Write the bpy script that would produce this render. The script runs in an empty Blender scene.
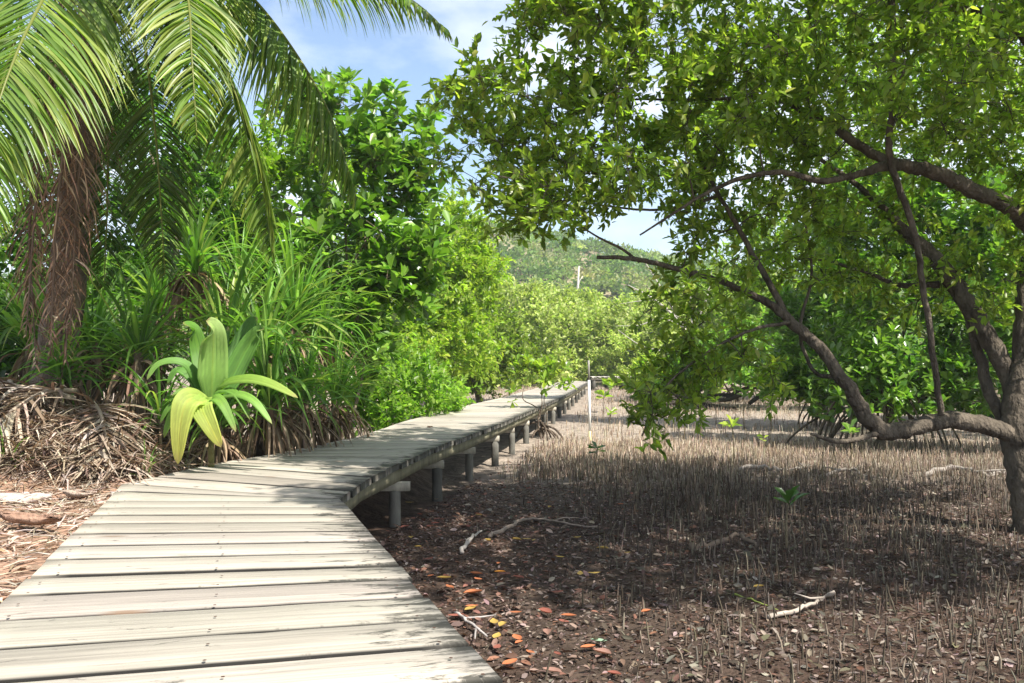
import bpy, math
import numpy as np
from mathutils import Vector

S = bpy.context.scene
COL = S.collection
rng = np.random.default_rng(7)

# ------------------------------------------------------------------ camera, world, sun, exposure
F = 900.0; HC = 1.15; PITCH = math.atan(18.5 / F)
cam_d = bpy.data.cameras.new('camera'); cam = bpy.data.objects.new('camera', cam_d); COL.objects.link(cam)
cam_d.sensor_width = 36; cam_d.lens = 36 * F / 1024; cam_d.clip_start = 0.05; cam_d.clip_end = 2000
cam.location = (0, 0, HC); cam.rotation_euler = (math.radians(90) + PITCH, 0, 0)
S.camera = cam
S.render.resolution_x, S.render.resolution_y = 1024, 683

SUN = np.array([0.44, -0.43, 0.79]); SUN = SUN / np.linalg.norm(SUN)
EL = math.asin(SUN[2]); AZ = math.atan2(SUN[0], SUN[1])
W = bpy.data.worlds.new('World'); S.world = W; W.use_nodes = True
nt = W.node_tree; nt.nodes.clear()
out = nt.nodes.new('ShaderNodeOutputWorld')
sky = nt.nodes.new('ShaderNodeTexSky'); sky.sky_type = 'NISHITA'; sky.sun_disc = False
sky.sun_elevation = EL; sky.sun_rotation = AZ; sky.air_density = 1.0; sky.dust_density = 1.2; sky.ozone_density = 1.5
bg = nt.nodes.new('ShaderNodeBackground'); bg.inputs['Strength'].default_value = 0.11
nt.links.new(sky.outputs[0], bg.inputs['Color'])
bgc = nt.nodes.new('ShaderNodeBackground'); bgc.inputs['Color'].default_value = (1, 1, 1, 1); bgc.inputs['Strength'].default_value = 0.8
tc = nt.nodes.new('ShaderNodeTexCoord')
mp = nt.nodes.new('ShaderNodeMapping'); mp.inputs['Scale'].default_value = (1, 1, 2.2); mp.inputs['Location'].default_value = (0.35, 0.1, 0.2)
nz = nt.nodes.new('ShaderNodeTexNoise'); nz.inputs['Scale'].default_value = 2.6; nz.inputs['Detail'].default_value = 7; nz.inputs['Roughness'].default_value = 0.55
cr = nt.nodes.new('ShaderNodeValToRGB'); cr.color_ramp.elements[0].position = 0.40; cr.color_ramp.elements[1].position = 0.72
cr.color_ramp.elements[1].color = (0.9, 0.9, 0.9, 1)
mx = nt.nodes.new('ShaderNodeMixShader')
nt.links.new(tc.outputs['Generated'], mp.inputs[0]); nt.links.new(mp.outputs[0], nz.inputs['Vector'])
nt.links.new(nz.outputs['Fac'], cr.inputs[0]); nt.links.new(cr.outputs[0], mx.inputs[0])
nt.links.new(bg.outputs[0], mx.inputs[1]); nt.links.new(bgc.outputs[0], mx.inputs[2]); nt.links.new(mx.outputs[0], out.inputs[0])

sl = bpy.data.lights.new('sun', 'SUN'); sl.energy = 5.0; sl.angle = math.radians(0.53); sl.color = (1.0, 0.95, 0.87)
so = bpy.data.objects.new('sun', sl); COL.objects.link(so)
so.rotation_euler = Vector(SUN).to_track_quat('Z', 'Y').to_euler(); so.location = (20, -7, 40)
S.view_settings.view_transform = 'Standard'; S.view_settings.look = 'None'
S.view_settings.exposure = 1.14; S.view_settings.gamma = 1
S.cycles.max_bounces = 7; S.cycles.diffuse_bounces = 3; S.cycles.transmission_bounces = 4; S.cycles.transparent_max_bounces = 4

# ------------------------------------------------------------------ helpers
def pdir(px, py):
    a = (px - 512) / F; b = -(py - 341.5) / F
    c, s = math.cos(PITCH), math.sin(PITCH)
    return np.array([a, c - b * s, s + b * c])
def P(px, py, Y):
    d = pdir(px, py); return np.array([0, 0, HC]) + d * (Y / d[1])
def PZ(px, py, z):
    d = pdir(px, py); return np.array([0, 0, HC]) + d * ((z - HC) / d[2])
def nrm(v):
    return v / np.maximum(np.linalg.norm(v, axis=-1, keepdims=True), 1e-9)
def sstep(a, b, x):
    t = np.clip((np.asarray(x, float) - a) / (b - a), 0, 1); return t * t * (3 - 2 * t)
_sr = np.random.default_rng(3)
_sd = [(_sr.normal(size=2), _sr.uniform(0, 6.28)) for _ in range(24)]
def wob(x, y, f, k=6, o=0):
    r = 0
    for i in range(k):
        d, p = _sd[(i + o) % 24]; q = 1 + 0.35 * i
        r = r + np.sin((d[0] * x + d[1] * y) * f * q + p * (i + 1 + o)) / q
    return r / k * 1.6

class MB:
    """collects geometry with a per-vertex colour and builds ONE mesh"""
    def __init__(self): self.v = []; self.c = []; self.polys = []; self.n = 0
    def add(self, v, faces, col=(0.5, 0.5, 0.5)):
        v = np.asarray(v, float).reshape(-1, 3); m = len(v)
        col = np.asarray(col, float)
        if col.ndim == 1: col = np.tile(col, (m, 1))
        self.v.append(v); self.c.append(col)
        faces = np.asarray(faces)
        self.polys.append(faces + self.n); self.n += m
    def tube(self, pts, rad, n=6, col=(0.5, 0.5, 0.5), cap=True, bump=0.0, seed=0):
        pts = np.asarray(pts, float); k = len(pts)
        rad = np.broadcast_to(np.asarray(rad, float), (k,))
        t = nrm(np.gradient(pts, axis=0))
        up = np.array([0, 0, 1.0]) if abs(t[0][2]) < 0.9 else np.array([1.0, 0, 0])
        u = np.cross(t[0], up); u /= np.linalg.norm(u); us = []
        for i in range(k):
            u = u - t[i] * u.dot(t[i]); u /= max(np.linalg.norm(u), 1e-9); us.append(u.copy())
        us = np.array(us); ws = np.cross(t, us)
        a = np.linspace(0, 2 * np.pi, n, endpoint=False)
        rr = np.repeat(rad[:, None], n, 1)
        if bump:
            r_ = np.random.default_rng(seed + k)
            lob = np.sin(a[None, :] * 2 + np.linspace(0, 5, k)[:, None] + r_.uniform(0, 6)) * 0.5 + np.sin(a[None, :] * 3 - np.linspace(0, 3, k)[:, None] * 2) * 0.5
            rr = rr * (1 + bump * lob + bump * 0.5 * r_.normal(size=(k, n)))
        v = pts[:, None, :] + rr[..., None] * (us[:, None, :] * np.cos(a)[None, :, None] + ws[:, None, :] * np.sin(a)[None, :, None])
        i = np.arange(k - 1)[:, None]; j = np.arange(n)[None, :]; j2 = (j + 1) % n
        f = np.stack([i * n + j, i * n + j2, (i + 1) * n + j2, (i + 1) * n + j], -1).reshape(-1, 4)
        v = v.reshape(-1, 3)
        if cap:
            v = np.vstack([v, pts[0] , pts[-1] + t[-1] * rad[-1] * 0.3])
            jj = np.arange(n); c0 = k * n; c1 = k * n + 1
            f0 = np.stack([np.full(n, c0), (jj + 1) % n, jj, jj], -1)
            f1 = np.stack([np.full(n, c1), (k - 1) * n + jj, (k - 1) * n + (jj + 1) % n, (k - 1) * n + (jj + 1) % n], -1)
            self.add(v, f, col); self.polys[-1] = [self.polys[-1], (f0[:, :3] + self.n - len(v)), (f1[:, :3] + self.n - len(v))]
            a_, b_, c_ = self.polys.pop(); self.polys += [a_, b_, c_]
        else: self.add(v, f, col)
    def build(self, name, mat, parent=None, smooth=False):
        me = bpy.data.meshes.new(name)
        V = np.vstack(self.v); C = np.vstack(self.c)
        loops = np.concatenate([p.reshape(-1) for p in self.polys])
        sizes = np.concatenate([np.full(len(p), p.shape[1]) for p in self.polys])
        starts = np.concatenate([[0], np.cumsum(sizes)[:-1]])
        org = np.zeros(3)
        if parent is not None: org = np.array(parent.location)
        me.vertices.add(len(V)); me.vertices.foreach_set('co', (V - org).astype(np.float32).ravel())
        me.loops.add(len(loops)); me.loops.foreach_set('vertex_index', loops.astype(np.int32))
        me.polygons.add(len(sizes)); me.polygons.foreach_set('loop_start', starts.astype(np.int32)); me.polygons.foreach_set('loop_total', sizes.astype(np.int32))
        if smooth: me.polygons.foreach_set('use_smooth', np.ones(len(sizes), bool))
        at = me.attributes.new('tint', 'FLOAT_COLOR', 'POINT')
        at.data.foreach_set('color', np.hstack([C[:, :3], np.ones((len(C), 1))]).astype(np.float32).ravel())
        me.update(calc_edges=True); me.validate()
        me.materials.append(mat)
        o = bpy.data.objects.new(name, me); COL.objects.link(o)
        if parent is not None: o.parent = parent
        return o
    def rebase(self, origin):   # for single-mesh things: move origin to base
        o = np.asarray(origin, float); self.v = [v - o for v in self.v]

def thing(name, label, cat, loc, group=None):
    o = bpy.data.objects.new(name, None); COL.objects.link(o); o.location = tuple(loc); o.empty_display_size = 0.2
    o['label'] = label; o['category'] = cat
    if group: o['group'] = group
    return o
def tag(o, label, cat, group=None):
    o['label'] = label; o['category'] = cat
    if group: o['group'] = group
    return o
def solo(name, mb, mat, loc, label, cat, group=None, smooth=False):
    mb.rebase(loc); o = mb.build(name, mat, None, smooth); o.location = tuple(loc); return tag(o, label, cat, group)

LEAF = np.array([[0, 0, 0], [-.5, .30, .06], [-.40, .68, .05], [0, 1, -.05], [.40, .68, .05], [.5, .30, .06]])
OBOV = np.array([[0, 0, 0], [-.28, .32, .05], [-.5, .72, .07], [0, 1, -.04], [.5, .72, .07], [.28, .32, .05]])
def leaves(mb, pos, d, nv, L, Wd, col, tmpl=LEAF):
    pos = np.asarray(pos); N = len(pos)
    d = nrm(d); x = nrm(np.cross(d, nv)); z = np.cross(x, d)
    L = np.broadcast_to(L, (N,)); Wd = np.broadcast_to(Wd, (N,))
    v = (pos[:, None, :] + x[:, None, :] * (tmpl[None, :, 0] * Wd[:, None])[..., None] + d[:, None, :] * (tmpl[None, :, 1] * L[:, None])[..., None]
         + z[:, None, :] * (tmpl[None, :, 2] * L[:, None])[..., None])
    b = np.arange(N)[:, None] * 6
    f = np.concatenate([b + np.array([[0, 1, 2, 3]]), b + np.array([[0, 3, 4, 5]])], 0)
    mb.add(v.reshape(-1, 3), f, np.repeat(col, 6, 0))
def ribbons(mb, base, d, L, Wd, col, nseg=5, grav=0.25, up=None, fold=0.25, taper=1.0, tipcol=None, wb=0.45, jit=0.0, r=None):
    """arching strap leaves: V-folded ribbons that bend under their weight"""
    r = r or rng
    base = np.asarray(base, float); N = len(base); d = nrm(np.asarray(d, float))
    L = np.broadcast_to(L, (N,)); Wd = np.broadcast_to(Wd, (N,)); grav = np.broadcast_to(grav, (N,))
    if up is None: up = np.tile([0, 0, 1.0], (N, 1)) + r.normal(size=(N, 3)) * 0.25
    p = base.copy(); vs = []; cs = []
    for k in range(nseg + 1):
        s = k / nseg
        x = nrm(np.cross(d, up)); n_ = np.cross(x, d)
        w = Wd * (wb + (1 - wb) * min(1, s * 4)) * (max(0.02, (1 - s ** 2.2)) if taper else 1) * 0.5
        vs += [p - x * w[:, None] + n_ * (w * fold)[:, None], p.copy(), p + x * w[:, None] + n_ * (w * fold)[:, None]]
        c = col if tipcol is None else col * (1 - s ** 2) + tipcol * s ** 2
        cs += [c, c * 1.08, c]
        p = p + d * (L / nseg)[:, None]
        d = nrm(d + np.array([0, 0, -1.0]) * (grav * (0.5 + s))[:, None] + r.normal(size=(N, 3)) * jit)
    m = 3 * (nseg + 1)
    v = np.stack(vs, 1); c = np.stack(cs, 1)
    f = []
    b = np.arange(N)[:, None] * m
    for k in range(nseg):
        f += [b + np.array([[3 * k, 3 * k + 1, 3 * k + 4, 3 * k + 3]]), b + np.array([[3 * k + 1, 3 * k + 2, 3 * k + 5, 3 * k + 4]])]
    mb.add(v.reshape(-1, 3), np.concatenate(f, 0), c.reshape(-1, 3))
def pal(N, cols, wts=None, var=0.15, r=None):
    r = r or rng
    cols = np.array(cols, float); i = r.choice(len(cols), N, p=None if wts is None else np.array(wts) / np.sum(wts))
    c = cols[i] * (1 + r.normal(size=(N, 1)) * var) * (1 + r.normal(size=(N, 3)) * var * 0.25)
    return np.clip(c, 0.004, 0.95)
def spline(pts, n=6):
    """Catmull-Rom through rows of (x,y,z[,r])"""
    p = np.asarray(pts, float); p = np.vstack([2 * p[0] - p[1], p, 2 * p[-1] - p[-2]]); o = []
    for i in range(1, len(p) - 2):
        for t in np.linspace(0, 1, n, endpoint=False):
            a, b, c, d = p[i - 1], p[i], p[i + 1], p[i + 2]
            o.append(0.5 * (2 * b + (c - a) * t + (2 * a - 5 * b + 4 * c - d) * t * t + (3 * b - a - 3 * c + d) * t ** 3))
    o.append(p[-2]); return np.array(o)

# ------------------------------------------------------------------ materials
def mat_base(name):
    m = bpy.data.materials.new(name); m.use_nodes = True; t = m.node_tree; b = t.nodes['Principled BSDF']; return m, t, b
def leaf_mat(name, trans=0.35, rough=0.42, spec=0.5, boost=(1.55, 1.85, 0.75)):
    m, t, b = mat_base(name)
    a = t.nodes.new('ShaderNodeAttribute'); a.attribute_name = 'tint'
    t.links.new(a.outputs['Color'], b.inputs['Base Color'])
    b.inputs['Roughness'].default_value = rough; b.inputs['Specular IOR Level'].default_value = spec
    tr = t.nodes.new('ShaderNodeBsdfTranslucent')
    mul = t.nodes.new('ShaderNodeMix'); mul.data_type = 'RGBA'; mul.blend_type = 'MULTIPLY'; mul.inputs[0].default_value = 1
    mul.inputs[7].default_value = (*boost, 1); t.links.new(a.outputs['Color'], mul.inputs[6]); t.links.new(mul.outputs[2], tr.inputs['Color'])
    mx = t.nodes.new('ShaderNodeMixShader'); mx.inputs[0].default_value = trans
    o = t.nodes['Material Output']
    t.links.new(b.outputs[0], mx.inputs[1]); t.links.new(tr.outputs[0], mx.inputs[2]); t.links.new(mx.outputs[0], o.inputs[0])
    return m
def tint_mat(name, rough=0.85, spec=0.25, nscale=20, namp=0.5, bump=0.3, bscale=None, stretch=(1, 1, 1), dist=0.02):
    """tint attribute broken up by noise, with bump: bark, mud, dry leaves"""
    m, t, b = mat_base(name)
    a = t.nodes.new('ShaderNodeAttribute'); a.attribute_name = 'tint'
    tc = t.nodes.new('ShaderNodeTexCoord'); mp = t.nodes.new('ShaderNodeMapping'); mp.inputs['Scale'].default_value = stretch
    t.links.new(tc.outputs['Object'], mp.inputs[0])
    n = t.nodes.new('ShaderNodeTexNoise'); n.inputs['Scale'].default_value = nscale; n.inputs['Detail'].default_value = 6; n.inputs['Roughness'].default_value = 0.65
    t.links.new(mp.outputs[0], n.inputs['Vector'])
    r = t.nodes.new('ShaderNodeMapRange'); r.inputs[1].default_value = 0.28; r.inputs[2].default_value = 0.72; r.inputs[3].default_value = 1 - namp; r.inputs[4].default_value = 1 + namp
    t.links.new(n.outputs['Fac'], r.inputs[0])
    mul = t.nodes.new('ShaderNodeVectorMath'); mul.operation = 'SCALE'; t.links.new(a.outputs['Color'], mul.inputs[0]); t.links.new(r.outputs[0], mul.inputs['Scale'])
    t.links.new(mul.outputs[0], b.inputs['Base Color'])
    b.inputs['Roughness'].default_value = rough; b.inputs['Specular IOR Level'].default_value = spec
    if bump:
        n2 = t.nodes.new('ShaderNodeTexNoise'); n2.inputs['Scale'].default_value = bscale or nscale * 2; n2.inputs['Detail'].default_value = 5
        t.links.new(mp.outputs[0], n2.inputs['Vector'])
        bp = t.nodes.new('ShaderNodeBump'); bp.inputs['Strength'].default_value = bump; bp.inputs['Distance'].default_value = dist
        t.links.new(n2.outputs['Fac'], bp.inputs['Height']); t.links.new(bp.outputs[0], b.inputs['Normal'])
    return m
M_LEAF = leaf_mat('leaf_glossy', 0.55, 0.36)
M_LEAFB = leaf_mat('leaf_broad', 0.38, 0.30, 0.6)
M_LEAFM = leaf_mat('leaf_soft', 0.42, 0.55, 0.35)
M_STRAP = leaf_mat('strap_leaf', 0.42, 0.40, 0.42)
M_SEED = leaf_mat('pleated_leaf', .40, .55, .35)
M_DRY = leaf_mat('dry_leaf', 0.15, 0.75, 0.2, (1.2, 0.9, 0.6))
M_BARK = tint_mat('bark', 0.9, 0.15, 11, 0.7, 0.9, 34, (1, 1, 0.5), .05)
M_SMOOTHBARK = tint_mat('smooth_bark', 0.85, 0.2, 9, 0.5, 0.4, 30)
M_ROOT = tint_mat('root', 0.9, 0.2, 60, 0.4, 0)
M_GROUND = tint_mat('mud_and_soil', 0.95, 0.12, 7, 0.55, 0.9, 26, dist=0.04)
M_HILL = tint_mat('hillside', 0.95, 0.1, 0.35, 0.45, 0)
M_POST = tint_mat('post_timber', 0.85, 0.2, 12, 0.4, 0.35, 30, (1, 1, 0.3))
M_DEAD = tint_mat('dead_wood', 0.9, 0.15, 20, 0.35, 0.3)
M_HUSK = tint_mat('coconut_husk', 0.9, 0.15, 30, 0.4, 0.6, 60)

def deck_mat():
    m, t, b = mat_base('weathered_deck')
    a = t.nodes.new('ShaderNodeAttribute'); a.attribute_name = 'tint'
    g = t.nodes.new('ShaderNodeAttribute'); g.attribute_name = 'grain'     # x along board (m), y across (m)+offset, z distance to the right edge
    sep = t.nodes.new('ShaderNodeSeparateXYZ'); t.links.new(g.outputs['Vector'], sep.inputs[0])
    cmb = t.nodes.new('ShaderNodeCombineXYZ'); t.links.new(sep.outputs[0], cmb.inputs[0]); t.links.new(sep.outputs[1], cmb.inputs[1])
    def noise(sc, st, det=6, rough=0.6, dis=0):
        mp = t.nodes.new('ShaderNodeMapping'); mp.inputs['Scale'].default_value = st; t.links.new(cmb.outputs[0], mp.inputs[0])
        n = t.nodes.new('ShaderNodeTexNoise'); n.inputs['Scale'].default_value = sc; n.inputs['Detail'].default_value = det; n.inputs['Roughness'].default_value = rough; n.inputs['Distortion'].default_value = dis
        t.links.new(mp.outputs[0], n.inputs['Vector']); return n
    def rng_(src, a0, a1, b0, b1):
        r = t.nodes.new('ShaderNodeMapRange'); r.inputs[1].default_value = a0; r.inputs[2].default_value = a1; r.inputs[3].default_value = b0; r.inputs[4].default_value = b1
        t.links.new(src, r.inputs[0]); return r
    def math_(op, x, y):
        n = t.nodes.new('ShaderNodeMath'); n.operation = op
        for i, q in enumerate((x, y)):
            if isinstance(q, (int, float)): n.inputs[i].default_value = q
            else: t.links.new(q, n.inputs[i])
        n.use_clamp = False; return n
    grain = noise(1.0, (1.2, 42, 1), 8, 0.7, 0.3)
    broad = noise(1.0, (1.0, 5, 1), 4, 0.6, 0.4)
    gr = rng_(grain.outputs['Fac'], 0.3, 0.7, 0.62, 1.16); br = rng_(broad.outputs['Fac'], 0.3, 0.7, 0.84, 1.08)
    k = math_('MULTIPLY', gr.outputs[0], br.outputs[0])
    sc = t.nodes.new('ShaderNodeVectorMath'); sc.operation = 'SCALE'; t.links.new(a.outputs['Color'], sc.inputs[0]); t.links.new(k.outputs[0], sc.inputs['Scale'])
    # algae / damp stains: patches, thicker towards the damp right-hand ends
    st = noise(1.0, (4.5, 15, 1), 8, 0.74, 0.6)
    edge = rng_(sep.outputs[2], 0.0, 0.30, 0.17, 0.0)
    sm = math_('ADD', st.outputs['Fac'], edge.outputs[0])
    sf = rng_(sm.outputs[0], 0.60, 0.68, 0.0, 0.9); sf.clamp = True
    mix = t.nodes.new('ShaderNodeMix'); mix.data_type = 'RGBA'; mix.inputs[7].default_value = (0.042, 0.040, 0.032, 1)
    t.links.new(sf.outputs[0], mix.inputs[0]); t.links.new(sc.outputs[0], mix.inputs[6]); 
    # knots: sparse small brown ovals
    mpk = t.nodes.new('ShaderNodeMapping'); mpk.inputs['Scale'].default_value = (1.6, 5.0, 1); t.links.new(cmb.outputs[0], mpk.inputs[0])
    vo = t.nodes.new('ShaderNodeTexVoronoi'); vo.inputs['Scale'].default_value = 1.0; t.links.new(mpk.outputs[0], vo.inputs['Vector'])
    kn = rng_(vo.outputs['Distance'], 0.05, 0.13, 0.75, 0.0)
    mk = t.nodes.new('ShaderNodeMix'); mk.data_type = 'RGBA'; mk.inputs[7].default_value = (0.16, 0.10, 0.06, 1)
    t.links.new(kn.outputs[0], mk.inputs[0]); t.links.new(mix.outputs[2], mk.inputs[6]); t.links.new(mk.outputs[2], b.inputs['Base Color'])
    b.inputs['Roughness'].default_value = 0.8; b.inputs['Specular IOR Level'].default_value = 0.25
    bp = t.nodes.new('ShaderNodeBump'); bp.inputs['Strength'].default_value = 0.5; bp.inputs['Distance'].default_value = 0.006
    t.links.new(grain.outputs['Fac'], bp.inputs['Height']); t.links.new(bp.outputs[0], b.inputs['Normal'])
    return m
M_DECK = deck_mat()

# ------------------------------------------------------------------ boardwalk outline (needed by the ground)
def z1(Y): return 0.40 + 0.02 * (4.86 - Y)
def solve1(px, py):
    z = 0.42
    for _ in range(12): z = z1(PZ(px, py, z)[1])
    return PZ(px, py, z)
S1 = [(solve1(-75, 676), solve1(463, 635)), (solve1(-9, 612.5), solve1(420, 590)), (solve1(47, 558), solve1(388, 551)), (solve1(108.6, 498), solve1(341, 499.2))]
d1 = S1[0][1] - S1[1][1]; d1 = d1 / np.linalg.norm(d1)
near = (S1[0][0] + d1 * 4.0, S1[0][1] + d1 * 4.0)
S1 = [near] + S1
BEND_R = S1[-1][1]; BEND_L = solve1(122, 483.5)
S2px = [((201, 466.2, .425), (366, 479.5, .415)), ((283, 452, .44), (430, 449.5, .44)), ((360, 436.5, .445), (467, 436.2, .445)), ((403, 421.5, .44), (505, 421.8, .44)),
        ((454, 408.5, .44), (536, 408.6, .44)), ((477, 403, .43), (548.5, 402.8, .43)), ((500, 398, .42), (559, 398.4, .42)), ((526, 391, .39), (573, 391.5, .39)), ((553, 383.7, .38), (583, 385.5, .37))]
S2 = [(BEND_L, BEND_R)] + [(PZ(*a), PZ(*b)) for a, b in S2px]
dd = nrm(S2[-1][1] - S2[-2][1]); S2.append((S2[-1][0] + dd * 6, S2[-1][1] + dd * 5.5))
ALL = S1 + S2
LEFT = np.array([a for a, b in S1] + [a for a, b in S2]); RIGHT = np.array([b for a, b in S1] + [b for a, b in S2[1:]])
def edge_x(poly, Y):
    o = np.argsort(poly[:, 1]); return np.interp(Y, poly[o, 1], poly[o, 0])

# ------------------------------------------------------------------ ground: one sheet, mud on the right, raised bank on the left
def ground_z(X, Y):
    X = np.asarray(X, float); Y = np.asarray(Y, float)
    dl = edge_x(LEFT, Y) - X                      # metres to the left of the walk's left edge
    onb = sstep(-0.95, 0.05, dl) * (1 - sstep(8.0, 10.5, Y))
    rise = 0.36 * onb + 0.55 * sstep(0.2, 3.2, dl) * (1 - sstep(8.5, 12, Y)) * sstep(1.5, 4.5, Y)
    heap = 0.27 * np.exp(-(((X + 3.35) / 0.7) ** 2 + ((Y - 6.25) / 0.55) ** 2)) + 0.12 * np.exp(-(((X + 2.75) / 0.35) ** 2 + ((Y - 6.1) / 0.4) ** 2))
    rough = 0.022 * wob(X, Y, 3.1) + 0.012 * wob(X, Y, 9, 6, 5)
    far = sstep(38, 90, Y) * 1.0
    return rise + heap + rough * (1 - sstep(15, 40, Y)) - 0.02 + far
def soil_col(X, Y):
    dl = edge_x(LEFT, Y) - X
    bank = sstep(-0.7, 0.15, dl) * (1 - sstep(8.5, 10.5, Y))
    n = wob(X, Y, 1.3, 6, 2)[..., None] * 0.5 + 0.5
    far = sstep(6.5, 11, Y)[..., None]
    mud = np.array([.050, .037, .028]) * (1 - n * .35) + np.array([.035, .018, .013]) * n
    mud = mud * (1 - far) + np.array([.27, .225, .18]) * far  # far mud paler: beige tone with sunlit brightness painted in
    soil = np.array([.34, .215, .15]) * (0.75 + 0.35 * n)
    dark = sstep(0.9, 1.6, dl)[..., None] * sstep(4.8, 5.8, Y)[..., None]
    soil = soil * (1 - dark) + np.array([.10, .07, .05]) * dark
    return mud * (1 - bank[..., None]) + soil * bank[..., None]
ys = np.concatenate([np.linspace(-8, 1, 24), np.linspace(1.05, 13, 240), np.geomspace(13.1, 60, 70), np.geomspace(62, 900, 24)])
xs0 = np.concatenate([np.linspace(0.05, 8, 130), np.geomspace(8.2, 60, 40), np.geomspace(65, 700, 14)])
xs = np.concatenate([-xs0[::-1], xs0])
XX, YY = np.meshgrid(xs, ys); ZZ = ground_z(XX, YY)
mb = MB(); nx, ny = len(xs), len(ys)
i, j = np.meshgrid(np.arange(ny - 1), np.arange(nx - 1), indexing='ij')
f = np.stack([i * nx + j, i * nx + j + 1, (i + 1) * nx + j + 1, (i + 1) * nx + j], -1).reshape(-1, 4)
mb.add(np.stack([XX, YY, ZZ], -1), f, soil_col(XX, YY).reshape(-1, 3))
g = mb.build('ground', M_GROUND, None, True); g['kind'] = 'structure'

# ------------------------------------------------------------------ hill far behind
def hill_z(X, Y):
    ridge = np.interp(X, [-160, -60, -25, -5, 5, 16, 28, 45, 90, 200], [12, 14, 18, 21.5, 19.8, 17.2, 15.0, 12.5, 10, 5])
    k = sstep(62, 150, Y) * (1 - 0.6 * sstep(155, 260, Y))
    return 0.4 + ridge * (k + 0.035 * wob(X, Y, 0.12) * k) + 0.5 * wob(X, Y, 0.4, 6, 4) * k
hx = np.linspace(-180, 220, 140); hy = np.linspace(60, 270, 80); HX, HY = np.meshgrid(hx, hy); HZ = hill_z(HX, HY)
mb = MB(); nx, ny = len(hx), len(hy); i, j = np.meshgrid(np.arange(ny - 1), np.arange(nx - 1), indexing='ij')
f = np.stack([i * nx + j, i * nx + j + 1, (i + 1) * nx + j + 1, (i + 1) * nx + j], -1).reshape(-1, 4)
n = (wob(HX, HY, 0.11, 6, 3) * 0.5 + 0.5)[..., None]
mb.add(np.stack([HX, HY, HZ], -1), f, (np.array([.27, .19, .14]) * n + np.array([.15, .17, .08]) * (1 - n)).reshape(-1, 3))
h = mb.build('hill', M_HILL, None, True); h['kind'] = 'structure'

# ------------------------------------------------------------------ boardwalk
bw = thing('boardwalk', 'weathered timber plank boardwalk on short round posts, bending right across the mud', 'boardwalk', (-1.2, 3.5, 0.0))
def boards(stations, first_col, n_edge=11, pitch=0.258, gap=0.029, th=0.042, seed=1, grey=0.0):
    """planks laid crosswise between the left and right outline"""
    r = np.random.default_rng(seed)
    Lp = np.array([s[0] for s in stations]); Rp = np.array([s[1] for s in stations])
    mid = (Lp + Rp) / 2; arc = np.concatenate([[0], np.cumsum(np.linalg.norm(np.diff(mid, axis=0), axis=1))])
    tot = arc[-1]; edges = [0.0]
    while edges[-1] < tot - 0.1: edges.append(edges[-1] + pitch * r.uniform(0.9, 1.08))
    edges[-1] = tot
    def at(s): return (np.array([np.interp(s, arc, Lp[:, k]) for k in range(3)]), np.array([np.interp(s, arc, Rp[:, k]) for k in range(3)]))
    mb = MB(); G = []
    for a, b in zip(edges[:-1], edges[1:]):
        La, Ra = at(a + gap / 2 * r.uniform(0.8, 1.4)); Lb, Rb = at(b - gap / 2 * r.uniform(0.8, 1.4))
        ax = nrm(Ra - La); bx = nrm(Rb - Lb); ov = [r.normal() * 0.004 for _ in range(2)]
        La = La + ax * ov[0]; Lb = Lb + bx * ov[0]; Ra = Ra + ax * ov[1]; Rb = Rb + bx * ov[1]
        dz = r.normal() * 0.0009; rot = r.normal() * 0.0008
        t = np.linspace(0, 1, n_edge)[:, None]
        A = La + (Ra - La) * t; B = Lb + (Rb - Lb) * t
        A = A + r.normal(size=(n_edge, 1)) * 0.0018 * nrm(B - A + 1e-6); B = B + r.normal(size=(n_edge, 1)) * 0.0018 * nrm(B - A + 1e-6)
        A[:, 2] += dz + rot; B[:, 2] += dz - rot
        ins = 0.007; dAB = nrm(B - A + np.array([1e-6, 1e-6, 0]))
        Az = A.copy(); Az[:, 2] -= 0.005; Bz = B.copy(); Bz[:, 2] -= 0.005
        At = A + dAB * ins; Bt = B - dAB * ins
        e = nrm(At[-1] - At[0]) * 0.005
        At[0] += e; At[-1] -= e; Bt[0] += e; Bt[-1] -= e
        Ab = A.copy(); Ab[:, 2] -= th; Bb = B.copy(); Bb[:, 2] -= th
        ring = np.stack([Ab, Az, At, Bt, Bz, Bb], 1)          # n_edge x 6
        v = ring.reshape(-1, 3); fs = []
        for i in range(n_edge - 1):
            for j in range(6):
                j2 = (j + 1) % 6; fs.append([i * 6 + j, i * 6 + j2, (i + 1) * 6 + j2, (i + 1) * 6 + j])
        fs += [[0, 1, 4, 5], [1, 2, 3, 4]]; q = (n_edge - 1) * 6
        fs += [[q + 5, q + 4, q + 1, q], [q + 4, q + 3, q + 2, q + 1]]
        mean = np.mean([La, Lb, Ra, Rb], 0)
        wgt = float(sstep(4.4, 7.5, mean[1])) * grey
        base = np.array(first_col) * (1 - wgt) + np.array([.385, .352, .295]) * wgt
        c = base * (1 + r.normal() * 0.09) * (1 + r.normal(size=3) * 0.008)
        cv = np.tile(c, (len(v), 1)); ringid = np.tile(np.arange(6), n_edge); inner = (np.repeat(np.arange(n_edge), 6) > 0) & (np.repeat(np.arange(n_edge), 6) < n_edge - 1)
        cv[np.isin(ringid, (0, 1, 4, 5)) & inner] *= .05; cv[np.isin(ringid, (0, 1, 4, 5)) & ~inner] *= .55  # board sides blackened: shade of the gaps painted in, along with dirt
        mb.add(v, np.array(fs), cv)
        ln = np.linalg.norm(Ra - La); wd = np.linalg.norm(Lb - La); off = r.uniform(0, 50)
        along = np.repeat(t[:, 0] * ln, 6) + off * 3; across = np.tile([0, 0, 0, wd, wd, wd], n_edge) + off
        G.append(np.stack([along, across, np.repeat((1 - t[:, 0]) * ln, 6)], 1))
    return mb, np.vstack(G)
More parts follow.
